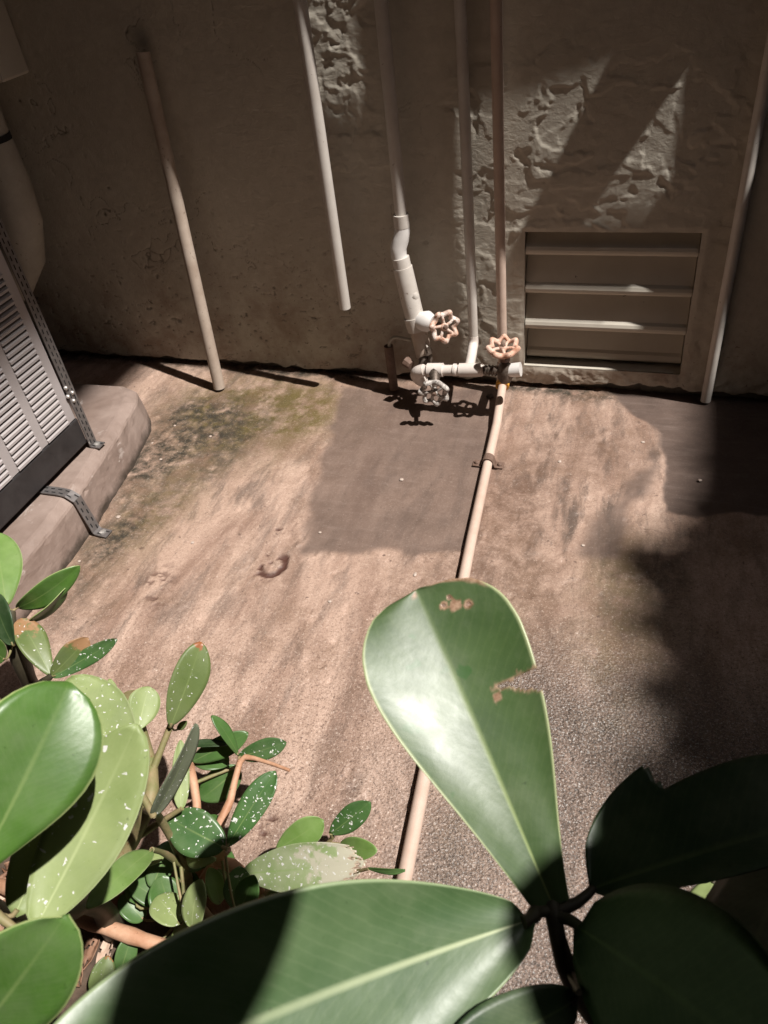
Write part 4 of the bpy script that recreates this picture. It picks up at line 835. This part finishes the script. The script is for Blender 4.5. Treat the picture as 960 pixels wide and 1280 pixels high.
plant('leafy_sapling', 'low sapling with one large cream tattered leaf', D_LEAVES, D_STEMS, ['twig_orange','twig_orange','twig_green'])
# ------------------------------------------------------------------ litter
def crumpled(name, c, size, mat, seed, rot):
    n = 9; r = np.random.default_rng(seed); g = np.linspace(-1,1,n); U, V = np.meshgrid(g, g, indexing='ij')
    R_ = 1-0.35*V*V; x = U*size; y = V*size*0.45*np.sqrt(np.clip(1-U*U*0.9,0.05,1))
    z = size*0.35*(fbm(U*1.6+seed*3.1, V*1.6, 3, seed))+size*0.25*V*V
    z = z-z.min()+0.003
    c_, s_ = math.cos(rot), math.sin(rot)
    P = np.stack([c[0]+x*c_-y*s_, c[1]+x*s_+y*c_, c[2]+z], -1)
    keep = fbm((U[:-1,:-1])*2.2+seed, V[:-1,:-1]*2.2, 2, seed+5) < 0.68
    o_ = grid_object(name, P, keep, mat); sol = o_.modifiers.new('thickness','SOLIDIFY'); sol.thickness = 0.0008
    return o_
for i in range(34):
    x, y = random.uniform(-0.50,-0.06), random.uniform(-1.52,-1.35)
    tag(crumpled('dry_leaf', (x,y,0.047), random.uniform(0.018,0.040), random.choice(['dry_leaf','dry_leaf','dry_pale']), 60+i, random.uniform(0,6)), 'curled dry leaf lying on the soil under the shrubs', 'dry leaf', 'dry leaves on the soil')
# a fallen branch lying across the soil
m = MB(); pts, rr = resample([(-0.46,-1.43,0.055,0.0085),(-0.321,-1.445,0.105,0.0092),(-0.27,-1.45,0.107,0.0096),(-0.213,-1.45,0.100,0.0092),(-0.159,-1.449,0.094,0.0090),(-0.064,-1.441,0.050,0.008)], 0.015)
rr = [r*(1+0.09*math.sin(j*2.1)) for j, r in enumerate(rr)]; m.tube(pts, rr, 12)
tag(m.build('fallen_branch','twig_orange'), 'thick orange-brown fallen branch lying over the dry leaves', 'branch')
def pebble(c, r, seed, mat='pebble'):
    bm = bmesh.new(); bmesh.ops.create_icosphere(bm, subdivisions=2, radius=r); rs = random.Random(seed)
    f = [rs.uniform(0.6,1.0) for _ in range(3)]
    for v in bm.verts: v.co = Vector((v.co.x*(0.8+0.5*f[0]), v.co.y*(0.8+0.4*f[1]), v.co.z*0.6*f[2]))*(1+0.25*(math.sin(v.co.x*900+seed)+math.cos(v.co.y*800+seed*2))*0.5)
    me = bpy.data.meshes.new('pebble'); bm.to_mesh(me); bm.free(); me.materials.append(M[mat])
    o_ = link(bpy.data.objects.new('pebble', me)); o_.location = (c[0],c[1],c[2]+r*0.35); return o_
tag(pebble((-0.044,-0.060,0.0),0.008,1,'plinth_concrete'), 'grey pebble lying beside the floor pipe at the wall', 'pebble')
for i, (x, y) in enumerate([(-0.82,-0.30),(-0.78,-0.44),(-0.765,-0.655),(-0.77,-0.80),(-0.70,-0.33),(-0.84,-0.38),(0.24,-0.56),(0.33,-0.20),(-0.17,-0.42),(-0.29,-0.62),(0.02,-0.52),(-0.06,-0.70),(0.45,-0.32),(-0.755,-0.86),(-0.55,-0.70),(-0.40,-0.95),(-0.20,-0.80),(0.16,-0.30)]):
    tag(pebble((x,y,0.0), random.uniform(0.0022,0.0042), i+3), 'tiny pale stone chip on the concrete floor', 'stone chip', 'stone chips scattered on the floor')
# unseen branch added above the viewpoint to shade the near leaves
OV = []
def over(x, y, z, L, w, ang, nrm=(0.3,0.0,1.0)):
    OV.append(('', (x,y,z), (x+L*math.cos(ang), y+L*math.sin(ang), z-0.02), nrm, w, 0.6, 0.03, 0.1, 'leaf_gloss'))
OS = [[(0.95,-1.95,0.02,0.020),(0.93,-1.85,0.9,0.016),(0.91,-1.74,1.36,0.011),(0.90,-1.60,1.40,0.006)], [(0.91,-1.76,1.36,0.007),(0.72,-1.84,1.37,0.005),(0.55,-1.78,1.37,0.003)]]
over(0.90,-1.55,1.40,0.20,0.13,3.04)
over(0.90,-1.63,1.39,0.238,0.11,3.0)
over(0.90,-1.705,1.38,0.30,0.085,3.14)
over(0.533,-1.76,1.37,0.155,0.062,1.66)

plant('broad_leaf_shrub', 'unseen shrub added overhead so its leaves shade the ones below', OV, OS, ['twig_dark'], pet='twig_dark')

# unseen creeper added at the roof opening to mottle the floor shadow
th = thing('shade_creeper', 'unseen foliage added at the roof edge to break up its shadow', 'plant', (0.45+RX,-0.55+RY,RZ+0.12))
rs = np.random.default_rng(5); vsl = []; fsl = []
for i in range(230):
    y = rs.uniform(-1.15,-0.40); k = np.interp(y, [-1.1,-0.9,-0.6,-0.40], [0.52,0.45,0.40,0.46]); d = abs(rs.normal(0,0.085)) if rs.random() < 0.75 else rs.uniform(0,0.16)
    z = RZ - rs.uniform(-0.05,0.45); c = np.array([k+0.055-d*(0.35+0.95*(fbm(np.array([y*6.0]),np.array([2.2]),3,8)[0]))+SX*z, y+SY*z, z])
    if c[1] > -0.03: continue
    a = rs.uniform(0,6.28); s_ = rs.uniform(0.025,0.05); ux = np.array([math.cos(a),math.sin(a),rs.uniform(-.5,.3)])*s_; uy = np.array([-math.sin(a),math.cos(a),rs.uniform(-.5,.5)])*s_*0.7
    b0 = len(vsl); up = np.array([0,0,s_*0.25])
    vsl += [c-ux, c-0.4*ux+uy, c+0.5*ux+0.8*uy, c+ux-up, c+0.5*ux-0.8*uy, c-0.4*ux-uy, c+up]
    fsl += [(b0+j, b0+(j+1)%6, b0+6) for j in range(6)]
m = MB(); m.add(vsl, fsl, False); tag(m.build('foliage','leaf_green',th), kind='stuff')
for y in (-1.0,-0.75,-0.5,-0.25):
    m = MB(); x = 0.45+SX*RZ; m.tube([(x+0.3,y+SY*RZ,RZ+0.13),(x,y+SY*RZ,RZ+0.14),(x-0.10,y+SY*RZ+0.02,RZ-0.1),(x-0.13,y+SY*RZ,RZ-0.42)],[0.01,0.008,0.006,0.003],8); m.build('stem','twig_dark',th)
